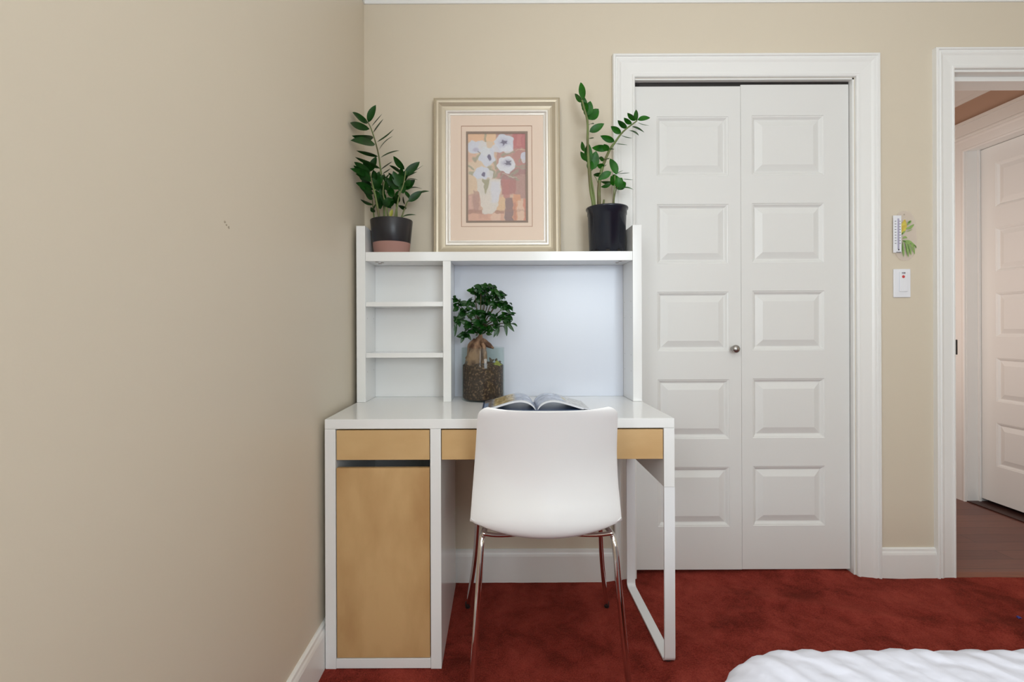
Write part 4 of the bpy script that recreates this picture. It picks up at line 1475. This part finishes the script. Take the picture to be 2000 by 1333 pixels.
# light switch
sx, sz = wp(1762, 556.5)
SW = thing('light_switch', (sx, 0, sz), 'white rocker light switch with a red dot, below the thermometer', 'light switch')
obj('wall_plate', bx(sx - 0.0345, sx + 0.0345, -0.006, -0.0003, sz - 0.0575, sz + 0.0575), M['switch'], SW, bevel=0.003, seg=3)
ro = obj('rocker', bx(sx - 0.0130, sx + 0.0195, -0.0095, -0.0061, sz - 0.034, sz + 0.046), M['switch'], SW, bevel=0.0015)
bm = bmesh.new()
lathe(bm, 0, 0, [(0, 0), (0.0058, 0), (0.0055, 0.0008), (0, 0.0008)], 24)
bmesh.ops.rotate(bm, verts=bm.verts, matrix=Matrix.Rotation(PI / 2, 3, 'X'), cent=(0, 0, 0))
bmesh.ops.translate(bm, verts=bm.verts, vec=(sx + 0.0015, -0.0096, sz + 0.026))
obj('red_dot', bm, M['red'], SW)
for dx in (-0.003, 0.001, 0.005, 0.008):
    obj('marking', bx(sx + dx - 0.001, sx + dx + 0.001, -0.0099, -0.0095, sz + 0.0375, sz + 0.0445), M['ink'], SW)

# small blue scrap on the carpet
bm = bmesh.new()
bmesh.ops.create_icosphere(bm, subdivisions=2, radius=0.007)
for v in bm.verts:
    v.co.z *= 0.5
    v.co += Vector((noise.noise(v.co * 200), noise.noise(v.co * 170), 0)) * 0.004
bx_, by_ = 1.792, -0.285
bmesh.ops.translate(bm, verts=bm.verts, vec=(bx_, by_, carpet_h(bx_, by_) + 0.0035))
tag(obj('plastic_scrap', bm, M['blue'], org=(bx_, by_, carpet_h(bx_, by_))), 'tiny blue scrap lying on the red carpet', 'scrap')

# ------------------------------------------------------------------ the bed corner in the foreground
BX0, BX1, BY0, BY1, BZ = 0.285, 1.75, -3.25, -1.217, 0.560
BD = thing('bed', (1.02, -2.25, 0), 'bed under the white crinkled bedspread, in the foreground', 'bed')
obj('mattress', bx(BX0 + 0.03, BX1 - 0.03, BY0 + 0.02, BY1 - 0.03, 0.32, 0.54), M['mattress'], BD, bevel=0.05, seg=4)
obj('bed_base', bx(BX0 + 0.04, BX1 - 0.04, BY0 + 0.02, BY1 - 0.04, 0.14, 0.319), M['bed_wood'], BD, bevel=0.006)
for x in (BX0 + 0.09, BX1 - 0.15):
    for y in (BY0 + 0.08, BY1 - 0.14):
        obj('leg', bx(x, x + 0.06, y, y + 0.06, 0.012, 0.1395), M['bed_wood'], BD, bevel=0.004)
# bedspread: top sheet grid bent over rounded edges
bm = bmesh.new()
cxm, cym = (BX0 + BX1) / 2, (BY0 + BY1) / 2
hx, hy = (BX1 - BX0) / 2, (BY1 - BY0) / 2
RC, RE = 0.14, 0.055
NA, NR = 720, 60


def rr_point(a):
    """outline of the rounded rectangle by angle parameter 0..1 -> point and normal"""
    segs = [('l', 2 * (hy - RC)), ('c', PI / 2 * RC), ('l', 2 * (hx - RC)), ('c', PI / 2 * RC), ('l', 2 * (hy - RC)), ('c', PI / 2 * RC), ('l', 2 * (hx - RC)), ('c', PI / 2 * RC)]
    tot_ = sum(s[1] for s in segs)
    d = a * tot_
    corners_ = [(hx - RC, hy - RC), (-hx + RC, hy - RC), (-hx + RC, -hy + RC), (hx - RC, -hy + RC)]
    ang = 0.0
    for k, (ty, ln) in enumerate(segs):
        if d <= ln or k == 7:
            if ty == 'l':
                q_ = k // 2
                nx_, ny_ = [(1, 0), (0, 1), (-1, 0), (0, -1)][q_]
                st = [(hx, -hy + RC), (hx - RC, hy), (-hx, hy - RC), (-hx + RC, -hy)][q_]
                di = [(0, 1), (-1, 0), (0, -1), (1, 0)][q_]
                return (st[0] + di[0] * d, st[1] + di[1] * d), (nx_, ny_)
            q_ = k // 2
            an = q_ * PI / 2 + d / RC
            c = corners_[q_]
            return (c[0] + RC * math.cos(an), c[1] + RC * math.sin(an)), (math.cos(an), math.sin(an))
        d -= ln


prof_r = [(-0.30, 0.0)] if False else []
rings = []
ins = [0.72, 0.55, 0.40, 0.30, 0.24, 0.20] + [0.19 - 0.0075 * k for k in range(18)]
path_ = [(-i_, 0.0) for i_ in ins if i_ > RE] + [(-RE + RE * math.sin(t * PI / 2), -RE + RE * math.cos(t * PI / 2)) for t in np.linspace(0, 1, 9)] + [(0.004 + 0.012 * t, -RE - 0.38 * t) for t in np.linspace(0.03, 1, 16)]
for j, (po, pz) in enumerate(path_):
    ring = []
    for k in range(NA):
        (x, y), (nx_, ny_) = rr_point(k / NA)
        sc = max(0.0, 1 + min(0, po) / min(hx, hy)) if po < -0.2 else None
        if sc is not None:
            X, Y = (x - nx_ * 0.2) * (sc / (1 - 0.2 / min(hx, hy))), (y - ny_ * 0.2) * (sc / (1 - 0.2 / min(hx, hy)))
        else:
            X, Y = x + nx_ * po, y + ny_ * po
        Xw, Yw = X + cxm, Y + cym
        # quilted ridges
        dd = (Xw * 0.45 + Yw * 0.9)
        rip = 0.0019 * math.sin(2 * PI * (Xw * 25 + Yw * 9) + 3 * noise.noise((Xw * 4, Yw * 4, 0))) + 0.0030 * noise.noise((Xw * 18, Yw * 18, pz * 10))
        fold = 0.0
        if pz < -RE:
            fold = 0.010 * math.sin(2 * PI * k / NA * 46) * min(1, (-pz - RE) / 0.15)
        ring.append(bm.verts.new((Xw + nx_ * (fold + (rip if pz < -0.03 else 0)), Yw + ny_ * (fold + (rip if pz < -0.03 else 0)), BZ + pz + (rip if pz > -0.05 else 0) - 0.012 * math.exp(-((-po) / 0.12)) * (po < 0))))
    rings.append(ring)
for a, b in zip(rings, rings[1:]):
    for k in range(NA):
        bm.faces.new((a[k], a[(k + 1) % NA], b[(k + 1) % NA], b[k]))
bm.faces.new(rings[0])
bs = obj('bedspread', bm, M['bedspread'], org=(cxm, cym, 0.13), smooth=True)
md = bs.modifiers.new('s', 'SOLIDIFY'); md.thickness = 0.004; md.offset = -1
tag(bs, 'white crinkled bedspread draped over the bed, in the lower right corner', 'bedspread')
